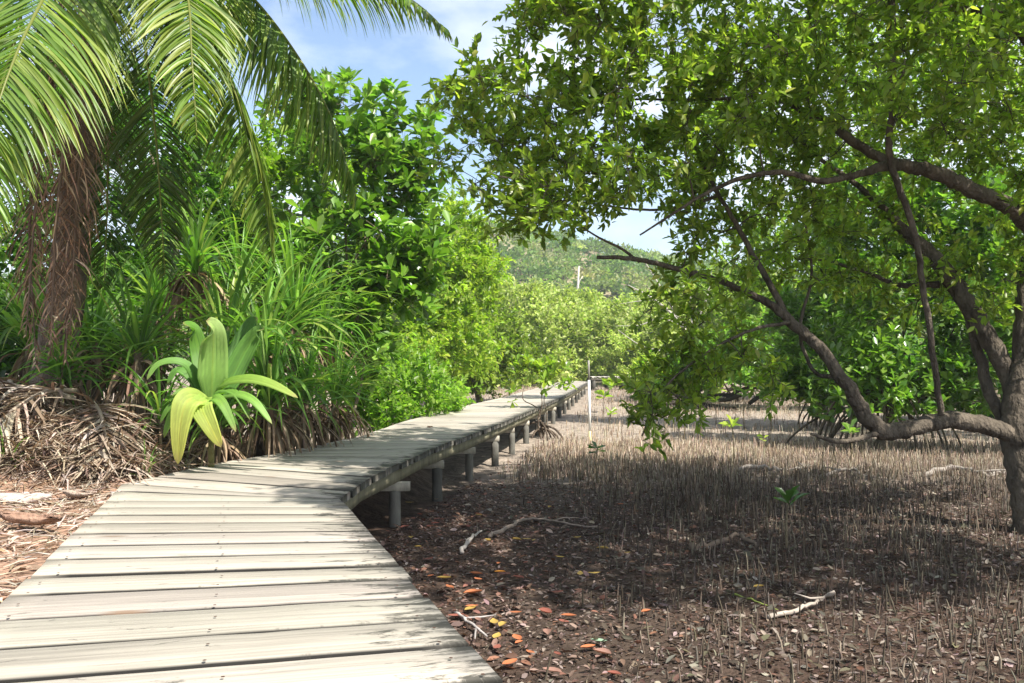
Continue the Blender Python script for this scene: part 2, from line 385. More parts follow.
def build_deck(name, mbG):
    mb, G = mbG
    o = mb.build(name, M_DECK, bw)
    at = o.data.attributes.new('grain', 'FLOAT_VECTOR', 'POINT'); at.data.foreach_set('vector', G.astype(np.float32).ravel()); return o
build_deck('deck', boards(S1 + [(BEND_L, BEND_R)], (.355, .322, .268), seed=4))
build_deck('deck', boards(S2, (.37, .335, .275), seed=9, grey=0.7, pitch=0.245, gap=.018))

def strip_beam(poly, inset, z0, z1_, wd, name, col, side):
    pl = np.array(poly); d = nrm(np.gradient(pl[:, :2], axis=0)); nn = np.stack([d[:, 1], -d[:, 0]], 1) * side     # outward
    o = pl.copy(); o[:, :2] += nn * (-inset); q = pl.copy(); q[:, :2] += nn * (-inset - wd)
    mb = MB(); rings = []
    for a, b in zip(o, q): rings.append([[*a[:2], a[2] + z0], [*a[:2], a[2] + z1_], [*b[:2], b[2] + z1_], [*b[:2], b[2] + z0]])
    k = len(rings); fs = []
    for i in range(k - 1):
        for j in range(4): j2 = (j + 1) % 4; fs.append([i * 4 + j, i * 4 + j2, i * 4 + 4 + j2, i * 4 + 4 + j])
    fs += [[0, 3, 2, 1], [(k - 1) * 4, (k - 1) * 4 + 1, (k - 1) * 4 + 2, (k - 1) * 4 + 3]]
    mb.add(np.array(rings).reshape(-1, 3), np.array(fs), col); return mb.build(name, M_POST, bw)
def dense(poly, n=8):
    p = np.array(poly); return np.vstack([p[i] + (p[i + 1] - p[i]) * t for i in range(len(p) - 1) for t in np.linspace(0, 1, n, endpoint=False)] + [p[-1]])
R2 = [b for a, b in S2]; L2 = [a for a, b in S2]; R1 = [b for a, b in S1]; L1 = [a for a, b in S1] + [BEND_L]
for poly, side in ((R2, 1), (L2, -1), (R1, 1), (L1, -1)):
    strip_beam(dense(poly), 0.03, -0.135, -0.047, 0.045, 'side_beam', (.19, .175, .115), side)
# posts: pixel of each post's foot on the mud, crossbeam above
post_px = [(395, 523), (443, 497), (476, 479), (498, 463), (516.5, 452), (529, 442.5), (539, 434.5), (548, 428), (555, 422.5), (560.5, 417.3), (566, 413), (570.5, 409), (574.5, 405.6), (578, 402), (580.5, 399.2), (583, 396.5), (585.5, 394)]
for n_, (px, py) in enumerate(post_px):
    b = PZ(px, py, 0.0); Y = b[1]
    zr = np.interp(Y, [q[1] for q in R2], [q[2] for q in R2])
    xr = np.interp(Y, [q[1] for q in R2], [q[0] for q in R2]); xl = np.interp(Y, [q[1] for q in L2], [q[0] for q in L2])
    rr = rng.uniform(0.038, 0.044); col = np.array([.11, .105, .09]) * rng.uniform(0.6, 1.3)
    for X in (b[0] if n_ == 0 else xr - 0.06, xl + 0.10):
        mb = MB(); lean = rng.normal(size=2) * 0.008
        gz = float(ground_z(X, Y)) - 0.08
        pts = np.array([[X + lean[0] * t, Y + lean[1] * t, gz + (zr - 0.201 - gz) * t] for t in np.linspace(0, 1, 6)])
        mb.tube(pts, rr * (1 + rng.normal(size=6) * 0.025), 14, col, True, 0.02); mb.build('post', M_POST, bw, True)
    mb = MB(); h0, h1 = zr - 0.200, zr - 0.138; ex = 0.05 if n_ == 0 else rng.uniform(-.03, .0)
    A, B = xl - ex * 0.4, xr + ex
    v = [[A, Y - .03, h0], [B, Y - .03, h0], [B, Y + .03, h0], [A, Y + .03, h0], [A, Y - .03, h1], [B, Y - .03, h1], [B, Y + .03, h1], [A, Y + .03, h1]]
    mb.add(v, np.array([[0, 3, 2, 1], [4, 5, 6, 7], [0, 1, 5, 4], [1, 2, 6, 5], [2, 3, 7, 6], [3, 0, 4, 7]]), np.array([.34, .31, .25]) * rng.uniform(.8, 1.15))
    mb.build('crossbeam', M_POST, bw)
# short cross stretch at the far end
fa, fb = P(592, 377.2, 34.5), P(655, 377.6, 35.5); fa[2] = fb[2] = 0.5
off = np.array([0, 1.2, 0.0])
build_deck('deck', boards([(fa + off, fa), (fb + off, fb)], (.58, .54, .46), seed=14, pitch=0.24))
strip_beam([fa, fb], 0.02, -0.13, -0.05, 0.05, 'side_beam', (.2, .18, .14), 1)
for t in np.linspace(0.03, 0.97, 5):
    for k in (0.1, 1.0):
        q = fa + (fb - fa) * t + np.array([0, k, 0]); mb = MB(); mb.tube([[q[0], q[1], -.05], [q[0], q[1], .2], [q[0], q[1], .44]], .075, 8, (.10, .095, .08)); mb.build('post', M_POST, bw, True)
# nail heads on the near boards
mb = MB(); a6 = np.linspace(0, 2 * np.pi, 7)[:-1]
for st in np.arange(0.4, 7.2, 0.131):
    for fr in (0.06, 0.5, 0.94):
        Lp = np.array([s[0] for s in S1]); Rp = np.array([s[1] for s in S1]); mid = (Lp + Rp) / 2
        arc = np.concatenate([[0], np.cumsum(np.linalg.norm(np.diff(mid, axis=0), axis=1))])
        if st > arc[-1]: continue
        l = np.array([np.interp(st, arc, Lp[:, k]) for k in range(3)]); r_ = np.array([np.interp(st, arc, Rp[:, k]) for k in range(3)])
        p = l + (r_ - l) * (fr + rng.normal() * .01); p[2] += 0.006
        mb.add(p + np.stack([np.cos(a6), np.sin(a6), 0 * a6], 1) * 0.005, np.array([[0, 1, 2, 3, 4, 5]]), (.06, .03, .02))
na = mb.build('nail_heads', M_DEAD, bw); na['kind'] = 'stuff'

# ------------------------------------------------------------------ trees
def grow(root, limbs, clusters, leaf, bark=(.16, .125, .09), barkmat=M_BARK, seed=0, twigr=0.0045, sides=5, subtw=True, crown_mat=M_LEAF, roots=None, crown_name='crown', sag=0.12, centre=None, limb_sides=10):
    """limbs: list of splined rows (x,y,z,r); clusters: (N,3) foliage centres joined to the nearest wood; leaf: dict"""
    r = np.random.default_rng(seed)
    tm = MB(); nodes = []; nr = []
    for k, l in enumerate(limbs):
        s = spline(l, 7); s[:, :3] += r.normal(size=(len(s), 3)) * np.minimum(s[:, 3:4], .05) * 0.12
        tm.tube(s[:, :3], s[:, 3], limb_sides, np.array(bark) * r.uniform(.9, 1.1), True, 0.05, seed + k)
        nodes += list(s[2:, :3]); nr += list(s[2:, 3])
    tm.build('trunk', barkmat, root, True)
    if roots:
        rm = MB()
        for l in roots: s = spline(l, 5); rm.tube(s[:, :3], s[:, 3], 6, np.array(bark) * r.uniform(.6, 1.0), True, .08, seed)
        rm.build('roots', barkmat, root, True)
    N0 = np.array(nodes)
    dist = np.array([np.min(np.linalg.norm(N0 - c, axis=1)) for c in clusters]); clusters = clusters[np.argsort(dist)]
    arr = np.zeros((len(N0) + len(clusters) * 5 + 5, 3)); rad = np.zeros(len(arr)); m = len(N0); arr[:m] = N0; rad[:m] = nr
    bm_ = MB()
    for c in clusters:
        dq = np.linalg.norm(arr[:m] - c, axis=1); k = int(np.argmin(dq)); a = arr[k]; L = dq[k]
        if L < 0.02: continue
        r0 = min(rad[k] * 0.6, twigr + 0.010 * L)
        ctl = (a + c) / 2 + np.array([0, 0, sag * L]) + r.normal(size=3) * 0.10 * L
        t = np.linspace(0, 1, 6)[:, None]; pts = (1 - t) ** 2 * a + 2 * t * (1 - t) * ctl + t ** 2 * c
        rd = r0 + (twigr * 0.6 - r0) * t[:, 0]
        bm_.tube(pts, rd, sides, np.array(bark) * r.uniform(.7, 1.05), False)
        arr[m:m + 5] = pts[1:]; rad[m:m + 5] = rd[1:]; m += 5
    # foliage sprays
    ctr = clusters.mean(0) if centre is None else np.array(centre)
    nc = len(clusters); ntw = leaf['twigs']; nl = leaf['per']
    outw = nrm(clusters - ctr)
    td = nrm(outw[:, None, :] * leaf.get('out', .5) + np.array([0, 0, leaf.get('up', .3)]) + r.normal(size=(nc, ntw, 3)) * 0.75)
    tl = leaf['spread'] * r.uniform(.5, 1.2, (nc, ntw))
    st = clusters[:, None, :] + r.normal(size=(nc, ntw, 3)) * leaf['spread'] * 0.25
    if subtw:
        for i in range(nc):
            for j in range(0, ntw):
                bm_.tube([clusters[i], st[i, j], st[i, j] + td[i, j] * tl[i, j] * .95], [twigr * .6, twigr * .5, twigr * .3], 3, np.array(bark) * .9, False)
    if bm_.n: bm_.build('branches', barkmat, root, True)
    if leaf.get('whorl'): fr = r.uniform(.82, 1.0, (nc, ntw, nl))
    else: fr = np.linspace(.15, 1, nl)[None, None, :] * np.ones((nc, ntw, 1)) + r.normal(size=(nc, ntw, nl)) * .05
    pos = st[:, :, None, :] + td[:, :, None, :] * (tl[:, :, None] * fr)[..., None]
    ld = td[:, :, None, :] * leaf.get('fwd', .7) + nrm(r.normal(size=(nc, ntw, nl, 3))) * leaf.get('rad', .9) + np.array([0, 0, leaf.get('lift', 0.0)])
    nv = np.array([0, 0, 1.0]) + SUN * 0.3 + r.normal(size=(nc, ntw, nl, 3)) * leaf.get('tilt', .45) + td[:, :, None, :] * .25
    pos, ld, nv = pos.reshape(-1, 3), ld.reshape(-1, 3), nv.reshape(-1, 3)
    N = len(pos); Ls = leaf['len'] * r.uniform(.6, 1.2, N)
    cc = pal(N, leaf['cols'], leaf.get('w'), leaf.get('var', .16), r)
    clv = np.repeat(1 + r.normal(size=nc) * leaf.get('cvar', .12), ntw * nl)[:, None]
    lm = MB(); leaves(lm, pos, ld, nv, Ls, Ls * leaf['ratio'] * r.uniform(.85, 1.15, N), np.clip(cc * clv, .004, .9), leaf.get('tmpl', LEAF))
    lm.build(crown_name, crown_mat, root)
def blob(n, c, rad, r, shell=0.45):
    """points in an ellipsoid, thinned towards its middle"""
    u = nrm(r.normal(size=(n, 3))); q = r.uniform(shell ** 3, 1, (n, 1)) ** (1 / 3)
    return np.array(c) + u * q * np.array(rad)
def lumps(n, blobs, seed, zmin=None):
    r = np.random.default_rng(seed); vol = np.array([np.prod(b[1]) ** (2 / 3) for b in blobs]); k = np.maximum(1, (n * vol / vol.sum()).astype(int))
    p = np.vstack([blob(kk, b[0], b[1], r) for kk, b in zip(k, blobs)])
    if zmin is not None: p = p[p[:, 2] > zmin]
    return p
def LP(*rows):   # limb from pixel rows (px,py,Y,r)
    return [[*P(a, b, Y), r] for a, b, Y, r in rows]

# ---- the big mangrove leaning in from the right
base = PZ(1026, 527, 0.0)
mt = thing('mangrove_tree', 'large leaning mangrove at the right edge with bare arching limbs spread over the mud', 'tree', base)
limbs = [
    LP((1036, 560, 6.1, .20), (1032, 520, 6.12, .16), (1026, 480, 6.15, .145), (1020, 440, 6.2, .16), (1020, 405, 6.25, .15), (1024, 360, 6.3, .125), (1028, 300, 6.35, .115), (1036, 230, 6.5, .10), (1060, 120, 6.6, .09), (1090, -40, 6.7, .07), (1100, -200, 6.8, .04)),
    LP((1022, 440, 6.22, .09), (990, 427, 6.15, .092), (950, 420, 6.1, .088), (915, 427, 6.05, .084), (884, 431, 6.0, .085), (864, 412, 6.0, .078), (846, 384, 6.0, .068), (822, 350, 6.05, .060), (795, 326, 6.1, .055), (772, 306, 6.1, .042), (735, 287, 6.05, .034), (700, 275, 6.0, .030), (655, 263, 5.95, .026), (625, 258, 5.9, .023), (597, 257.5, 5.85, .018)),
    LP((790, 324, 6.1, .042), (776, 295, 6.15, .034), (757, 262, 6.2, .030), (735, 222, 6.25, .026), (716, 190, 6.3, .022), (696, 150, 6.3, .018), (672, 100, 6.3, .014)),
    LP((1020, 412, 6.3, .09), (1003, 362, 6.35, .095), (985, 332, 6.4, .095), (955, 282, 6.5, .09), (925, 250, 6.6, .082), (900, 226, 6.65, .06), (880, 205, 6.7, .042), (850, 180, 6.8, .03), (810, 150, 6.9, .022), (760, 90, 7.0, .016)),
    LP((1016, 440, 6.3, .06), (990, 395, 6.42, .06), (978, 350, 6.5, .055), (965, 310, 6.55, .05), (945, 280, 6.6, .045)),
    LP((1040, 235, 6.3, .10), (1010, 208, 6.15, .088), (975, 191, 6.05, .08), (945, 176, 6.0, .075), (915, 168, 5.95, .066), (890, 165, 5.9, .055), (858, 174, 5.85, .036), (822, 181, 5.8, .031), (782, 172, 5.75, .027), (742, 178, 5.7, .023), (705, 194, 5.65, .018), (668, 217, 5.6, .012), (640, 235, 5.6, .008)),
    LP((915, 169, 5.95, .05), (886, 160, 5.98, .052), (860, 146, 6.0, .048), (832, 126, 6.05, .045), (810, 114, 6.1, .040), (770, 98, 6.2, .026), (700, 100, 6.2, .016), (620, 100, 6.2, .010), (540, 110, 6.2, .007)),
    LP((893, -60, 5.6, .03), (892, 20, 5.6, .032), (893, 100, 5.62, .034), (889, 150, 5.7, .034), (899, 188, 5.75, .033), (914, 230, 5.8, .032), (924, 290, 5.85, .031), (934, 360, 5.9, .031), (941, 415, 6.0, .032)),
    LP((790, 322, 6.05, .02), (752, 330, 5.9, .016), (718, 346, 5.8, .014), (688, 366, 5.7, .012), (662, 392, 5.65, .010), (642, 436, 5.6, .008)),
    LP((882, 432, 6.0, .03), (862, 438, 5.9, .028), (842, 442, 5.85, .024), (826, 439, 5.8, .02), (811, 434, 5.75, .013)),
    LP((1060, 90, 6.5, .05), (1010, 22, 6.2, .042), (975, 10, 6.1, .036), (930, 4, 6.0, .03), (880, -20, 5.9, .022), (800, -40, 5.8, .014)),
    LP((720, 195, 6.3, .02), (690, 205, 6.2, .016), (650, 210, 6.2, .013), (600, 205, 6.2, .010), (550, 195, 6.2, .008), (490, 190, 6.2, .006)),
    LP((640, 262, 5.95, .016), (620, 248, 5.95, .013), (596, 236, 5.95, .010), (575, 222, 5.95, .007)),
    LP((940, 285, 6.6, .04), (900, 285, 6.7, .03), (860, 270, 6.8, .022), (800, 255, 6.9, .014)),
    LP((840, 376, 6.0, .03), (815, 372, 6.1, .02), (800, 330, 6.2, .018), (812, 270, 6.3, .014), (800, 200, 6.3, .010)),
    LP((650, 385, 6.0, .016), (830, 290, 6.3, .016)),
]
limbs.pop()
limbs = [[[q[0], q[1], q[2], q[3] * (.72 if i == 0 else .66)] for q in l] for i, l in enumerate(limbs)]
cl = []
mr = np.random.default_rng(21)
def inpoly(p, poly):
    x, y = p; c = False; n = len(poly)
    for i in range(n):
        x1, y1 = poly[i]; x2, y2 = poly[i - 1]
        if (y1 > y) != (y2 > y) and x < (x2 - x1) * (y - y1) / (y2 - y1) + x1: c = not c
    return c
crown_poly = [(520, -120), (535, 25), (505, 45), (470, 62), (440, 88), (462, 110), (438, 140), (430, 155), (450, 175), (468, 205), (485, 232), (512, 242), (545, 238), (575, 215), (610, 205), (640, 190), (655, 215), (690, 232), (720, 250),
              (790, 290), (830, 300), (880, 300), (930, 310), (980, 320), (1150, 330), (1250, 100), (1200, -200)]
while len(cl) < 1120:
    x, y = mr.uniform(425, 1200), mr.uniform(-200, 330)
    if not inpoly((x, y), crown_poly): continue
    # thinner in the lower right, where limbs and the growth behind show through
    dens = 1.0 if y < 150 or x < 640 else (0.85 if x < 720 else 0.45)
    if mr.uniform() > dens: continue
    hi = sstep(330, 0, y)
    Y = mr.uniform(5.0 + 0.2, 7.4 + 0.9 * hi) if x < 900 else mr.uniform(4.8, 7.6)
    if x < 650: Y = mr.uniform(4.9, 6.4)
    elif x < 830: Y = mr.uniform(5.2, 6.9)
    if x > 650 and y > 120 and mr.uniform() < .75: Y = mr.uniform(6.15, 6.9) if x < 830 else mr.uniform(6.2, 7.7)
    cl.append(P(x, y, Y))
for x, y, Y, n in ((690, 250, 6.0, 10), (675, 300, 5.9, 10), (700, 320, 5.85, 16), (685, 360, 5.75, 22), (664, 392, 5.65, 12), (735, 345, 5.9, 12), (700, 380, 5.7, 12), (668, 402, 5.65, 8), (720, 280, 6.1, 12), (760, 370, 5.95, 6)):
    for _ in range(int(n * .34)): cl.append(P(x + mr.normal() * 15, y + mr.normal() * 13, Y + mr.normal() * .15))
for _ in range(150):        # the rest of the crown, over and beyond the top of the frame
    q = blob(1, (2.6, 5.4, 4.9), (2.6, 2.2, 1.0), mr, 0.2)[0]; cl.append(q)
for _ in range(430): cl.append(blob(1, (3.5, 2.8, 4.9), (2.4, 1.2, .7), mr, 0.2)[0])
for _ in range(60): cl.append(blob(1, (.65, 5.2, 4.05), (.9, .7, .4), mr, 0.2)[0])
GREEN_M = [(.18, .255, .036), (.23, .31, .046), (.13, .195, .03), (.28, .335, .055), (.33, .35, .07)]
grow(mt, limbs, np.array(cl), dict(twigs=6, per=13, spread=.18, len=.068, ratio=.42, cols=GREEN_M, w=[4, 4, 2, 2, .6], out=.3, up=.25, tilt=.6, rad=.9),
     bark=(.10, .082, .062), seed=5, crown_mat=M_LEAF, limb_sides=12)

# ------------------------------------------------------------------ the other trees and bushes
BR = [(.06, .14, .018), (.09, .19, .025), (.13, .24, .035), (.045, .10, .015)]
LT = [(.14, .23, .022), (.19, .28, .03), (.11, .18, .02), (.25, .31, .05)]
YG = [(.28, .34, .08), (.35, .40, .12), (.22, .27, .055), (.42, .45, .18)]
def bl(px, py, Y, rx, ry, rz): return (P(px, py, Y), (rx, ry, rz))
def std_limbs(foot, tops, r0, r):
    out = []
    for i, t in enumerate(tops):
        t = np.array(t); foot = np.array(foot); s = foot + r.normal(size=3) * [r0, r0, 0] * (i > 0)
        m1 = s + (t - s) * .35 + r.normal(size=3) * .06 * np.linalg.norm(t - s); m2 = s + (t - s) * .7 + r.normal(size=3) * .06 * np.linalg.norm(t - s)
        rr = r0 * (1 if i == 0 else .7)
        out.append([[*s, rr], [*m1, rr * .75], [*m2, rr * .5], [*t, rr * .22]])
    return out
def prop_roots(foot, n, h, spread, r, rad=.018):
    o = []
    for _ in range(n):
        a = r.uniform(0, 6.28); hh = h * r.uniform(.5, 1.1); sp = spread * r.uniform(.5, 1.2); d = np.array([math.cos(a), math.sin(a), 0])
        f0 = np.array(foot); e = f0 + d * sp; e[2] = float(ground_z(e[0], e[1])) - .04
        o.append([[*(f0 + [0, 0, hh]), rad], [*(f0 + d * sp * .55 + [0, 0, hh * .8]), rad * .9], [*(f0 + d * sp * .88 + [0, 0, hh * .35]), rad * .8], [*e, rad * .7]])
    return o
def tree(name, label, cat, foot, tops, blobs, n, leaf, r0=.05, seed=1, mat=M_LEAF, group=None, roots=None, zmin=None, subtw=False, bark=(.15, .125, .09), twigr=.006, barkmat=M_BARK):
    r = np.random.default_rng(seed); foot = np.array(foot, float); foot[2] = float(ground_z(foot[0], foot[1])) - .03 if foot[1] < 55 else foot[2]
    root = thing(name, label, cat, foot, group)
    rt = prop_roots(foot, roots[0], roots[1], roots[2], r) if roots else None
    grow(root, std_limbs(foot, tops, r0, r), lumps(n, blobs, seed + 100, zmin if zmin is not None else foot[2] + .15), leaf, seed=seed, crown_mat=mat, subtw=subtw, twigr=twigr, sides=4, bark=bark, roots=rt, barkmat=barkmat, limb_sides=8)
    return root
big = dict(twigs=5, per=9, spread=.22, len=.17, ratio=.46, cols=BR, w=[3, 4, 2, 1], whorl=True, fwd=.35, rad=1.0, lift=.25, up=.7, out=.5, tilt=.35, tmpl=OBOV)
med = dict(twigs=6, per=10, spread=.26, len=.11, ratio=.45, cols=LT, w=[3, 3, 2, 1], up=.4, out=.5, tilt=.5)
small = dict(twigs=6, per=11, spread=.24, len=.085, ratio=.45, cols=LT, w=[3, 3, 2, 1], up=.4, out=.4, tilt=.5)
far_l = dict(twigs=5, per=10, spread=.55, len=.20, ratio=.5, cols=YG, w=[3, 3, 2, 1.5], up=.5, out=.5, tilt=.55, cvar=.16)

tree('broadleaf_tree', 'tall dark glossy tree with big whorled leaves and thin leaning stems beside the boardwalk', 'tree', P(335, 430, 9.2),
     [P(365, 230, 9.4), P(335, 130, 9.6), P(395, 200, 9.5), P(375, 300, 9.2)],
     [bl(345, 135, 9.6, .55, .6, .42), bl(395, 160, 9.6, .45, .6, .6), bl(350, 200, 9.5, .7, .6, .65), bl(398, 240, 9.5, .5, .6, .55), bl(345, 265, 9.4, .5, .5, .6), bl(400, 285, 9.4, .4, .5, .4), bl(315, 120, 9.8, .4, .5, .35), bl(345, 335, 9.2, .35, .4, .65)], 140, dict(big, cols=[(.10, .20, .025), (.15, .27, .035), (.22, .33, .06), (.07, .14, .016)]), .035, 11, M_LEAFB, subtw=True, bark=(.20, .16, .11))
tree('broadleaf_tree', 'light green bushy tree behind the hanging palm fronds, left of the dark glossy tree', 'tree', P(270, 420, 11.5),
     [P(285, 160, 11.5), P(230, 200, 11.5), P(320, 220, 11.4)],
     [bl(285, 165, 11.6, .9, .8, .6), bl(235, 200, 11.5, .9, .8, .9), bl(300, 250, 11.2, 1.0, .8, .8), bl(330, 180, 11.8, .6, .7, .7), bl(250, 290, 11, .9, .7, .6), bl(320, 330, 10.6, .7, .6, .7), bl(220, 250, 12.5, 1.2, .7, 1.2)], 330, med, .06, 12, subtw=False)
tree('broadleaf_tree', 'mid green tree in the shade behind the brown hanging palm fronds', 'tree', P(130, 420, 10.5),
     [P(150, 150, 10.5), P(90, 200, 10.5), P(190, 210, 10.4)],
     [bl(150, 140, 10.6, .9, .8, .9), bl(90, 220, 10.5, .9, .8, 1.0), bl(190, 240, 10.3, .7, .7, .8), bl(30, 160, 10.5, .9, .8, 1.2), bl(20, 280, 10, .8, .7, .8), bl(120, 310, 10, .9, .6, .6), bl(150, 220, 11.5, 1.2, .7, 1.2), bl(70, 120, 11.5, 1.2, .7, 1.0)], 400, dict(med, cols=BR), .06, 13)
tree('broadleaf_tree', 'dark leafy tree at the far left edge behind the coconut palm', 'tree', P(-90, 420, 9.5),
     [P(-90, 100, 9.5), P(-160, 150, 9.5), P(-40, 200, 9.5)],
     [bl(-100, 60, 9.6, 1.2, 1, 1.2), bl(-60, 230, 9.3, 1.0, .9, .9), bl(-200, 180, 9.5, 1.2, 1, 1.4)], 170, dict(med, cols=BR), .07, 14)
tree('mangrove_shrub', 'bright green rounded shrub overhanging the left edge of the boardwalk', 'shrub', PZ(402, 432, 0.0) + [-.55, 1.0, 0],
     [P(395, 390, 11.3), P(430, 388, 11.8), P(415, 372, 12)],
     [bl(385, 400, 11.0, .4, .5, .42), bl(420, 393, 11.6, .42, .5, .35), bl(400, 372, 12.2, .5, .6, .3), bl(446, 398, 12.4, .28, .5, .22), bl(375, 385, 11.5, .35, .5, .5)], 150, dict(small, cols=[(.15, .26, .03), (.20, .32, .045), (.25, .36, .07), (.11, .20, .025)]), .02, 15)
tree('mangrove_tree', 'tall yellow green tree behind the bright shrub, rising left of the hill slope', 'tree', P(425, 400, 17),
     [P(430, 260, 17), P(460, 280, 17.5), P(400, 300, 16.5)],
     [bl(440, 262, 17, .9, .9, .7), bl(465, 300, 17.5, .7, .9, .8), bl(410, 300, 16.5, .9, .9, .9), bl(440, 345, 16.5, 1.0, .9, .7), bl(470, 350, 18, .6, .8, .5), bl(400, 355, 15.5, .7, .8, .5), bl(452, 232, 17.5, .7, .8, .6), bl(478, 268, 18, .5, .7, .5)], 380, dict(med, len=.12, spread=.3, cols=[(.19, .28, .03), (.24, .33, .045), (.15, .23, .025), (.29, .35, .06)], w=None), .07, 16)
tree('mangrove_tree', 'dull olive mangrove beside the boardwalk, in front of the pale far grove', 'tree', P(480, 398, 24),
     [P(480, 330, 24), P(505, 340, 24.5), P(455, 345, 23.5)],
     [bl(478, 340, 24, 1.1, 1.2, .9), bl(506, 355, 25, .9, 1.1, .7), bl(455, 360, 23, 1.0, 1.0, .6), bl(480, 378, 23.5, 1.0, .7, .3)], 210, dict(far_l, len=.15, spread=.4, cols=[(.12, .17, .025), (.16, .21, .03), (.09, .13, .02)], w=None), .07, 17)
# the pale grove at the end of the mud flat: one feathery tree copied and turned
def subtree(o):
    return [o] + [c for c in bpy.data.objects if c.parent == o]
def copy_thing(o, loc, rz, sc, label):
    c = o.copy(); COL.objects.link(c); c.location = tuple(loc); c.rotation_euler = (0, 0, rz); c.scale = (sc[0], sc[0], sc[1]); c['label'] = label
    for ch in [x for x in bpy.data.objects if x.parent == o]:
        k = ch.copy(); COL.objects.link(k); k.parent = c
    return c
GG = 'pale grove of mangroves at the far end of the mud flat'
def pos_on(px, Y): q = P(px, 300, Y); return np.array([q[0], q[1], float(ground_z(q[0], q[1])) - .05])
f0 = pos_on(548, 44)
fp = tree('mangrove_tree', 'feathery pale green tree straight above the end of the boardwalk', 'tree', f0, [f0 + [0, 0, 3.6], f0 + [1.3, .3, 3.2], f0 + [-1.2, -.2, 2.9], f0 + [.3, -1, 2.8]],
          [(f0 + [0, 0, 3.7], (1.5, 1.5, .9)), (f0 + [1.5, .2, 3.0], (1.2, 1.3, .9)), (f0 + [-1.5, -.2, 2.8], (1.3, 1.3, .9)), (f0 + [.4, -1.3, 2.4], (1.3, 1.1, .9)), (f0 + [-.6, -.8, 1.3], (1.7, 1.3, .9)), (f0 + [1.3, -.6, 1.3], (1.3, 1.2, .8)), (f0 + [.2, -1.3, .55], (2.2, .9, .45)), (f0 + [-1.4, -.6, .6], (1.2, .9, .5))], 380, far_l, .12, 18, M_LEAFM, GG)
spots = [(440, 33, 2.2, .8, .72, 'low pale bush of the far grove left of the olive mangrove, behind the bright shrub'),
         (498, 36, 4.0, .7, .62, 'low pale bush touching the left edge of the far boardwalk'),
         (640, 40, .5, .75, .6, 'low pale bush of the far grove at the right end of the cross stretch'),
         (510, 40, .2, .95, 1.0, 'rounded pale tree of the far grove, left of the boardwalk end, touching the olive mangrove'),
         (585, 50, 1.9, 1.1, 1.02, 'pale tree of the far grove just right of the white marker pole top'),
         (625, 46, 3.1, 1.0, .92, 'pale tree of the far grove behind the short cross stretch of boardwalk'),
         (665, 42, 4.2, .95, .95, 'pale tree of the far grove partly hidden by the bare dead tree'),
         (530, 58, 5.0, 1.2, 1.18, 'tallest pale tree of the far grove, at its back under the hill'),
         (600, 62, .9, 1.25, 1.0, 'back row pale tree of the far grove below the bare hillside pole'),
         (460, 52, 2.5, 1.2, 1.3, 'pale tree of the far grove showing behind the tall yellow green tree'),
         (705, 52, 5.6, 1.1, 1.1, 'pale tree of the far grove to the right, seen through the big mangrove'),
         (760, 48, 1.2, 1.1, 1.2, 'rightmost pale tree of the far grove behind drooping mangrove leaves')]
for px, Y, rz, s1, s2, lb in spots: copy_thing(fp, pos_on(px, Y), rz, (s1, s2), lb)
# right-hand growth behind the big mangrove
RB = [(.11, .21, .03), (.15, .26, .04), (.20, .31, .06), (.08, .15, .022)]
tree('mangrove_shrub', 'sunlit bright green mangrove bush with tangled dark roots at mid distance on the mud', 'shrub', PZ(745, 402, 0.0) + [0, .6, 0],
     [P(735, 355, 21.5), P(770, 350, 22), P(700, 365, 22)],
     [bl(740, 352, 21.5, .9, .9, .5), bl(775, 345, 22, .9, .9, .6), bl(705, 360, 22.5, .8, .8, .45), bl(680, 372, 23, .7, .8, .3), bl(760, 375, 21, .9, .7, .3)], 190, dict(med, cols=RB, len=.14, spread=.3), .04, 19, roots=(22, .75, .9), subtw=False)
tree('mangrove_shrub', 'dense green mangrove bush on dark prop roots, right of the sunlit bush', 'shrub', PZ(830, 425, 0.0),
     [P(825, 340, 15.5), P(860, 320, 15.5), P(800, 360, 15)],
     [bl(815, 365, 15.2, .7, .8, .55), bl(850, 330, 15.6, .8, .8, .8), bl(800, 330, 16, .6, .8, .6), bl(835, 385, 15, .6, .6, .35), bl(790, 385, 15, .4, .5, .3)], 230, dict(big, cols=RB, len=.15), .04, 20, M_LEAFB, roots=(20, .8, .8), subtw=False)
tree('mangrove_tree', 'shaded broad leaved mangrove directly behind the long bare limb', 'tree', PZ(905, 455, 0.0) + [0, .8, 0],
     [P(890, 300, 11.5), P(930, 240, 11.5), P(960, 320, 11.3)],
     [bl(885, 310, 11.5, .75, .7, .8), bl(930, 250, 11.8, .8, .7, .8), bl(970, 320, 11.3, .7, .7, .8), bl(920, 385, 11, .7, .5, .35), bl(870, 220, 12, .7, .8, .8), bl(980, 390, 11, .6, .5, .3), bl(860, 380, 11.4, .4, .5, .4), bl(1000, 250, 11.5, .8, .6, .8), bl(1030, 360, 11, .7, .6, .6)], 360, dict(big, cols=[(.09, .18, .025), (.13, .23, .03), (.18, .28, .05), (.07, .14, .02)], len=.15), .05, 22, M_LEAFB, roots=(26, 1.0, 1.0), subtw=False)
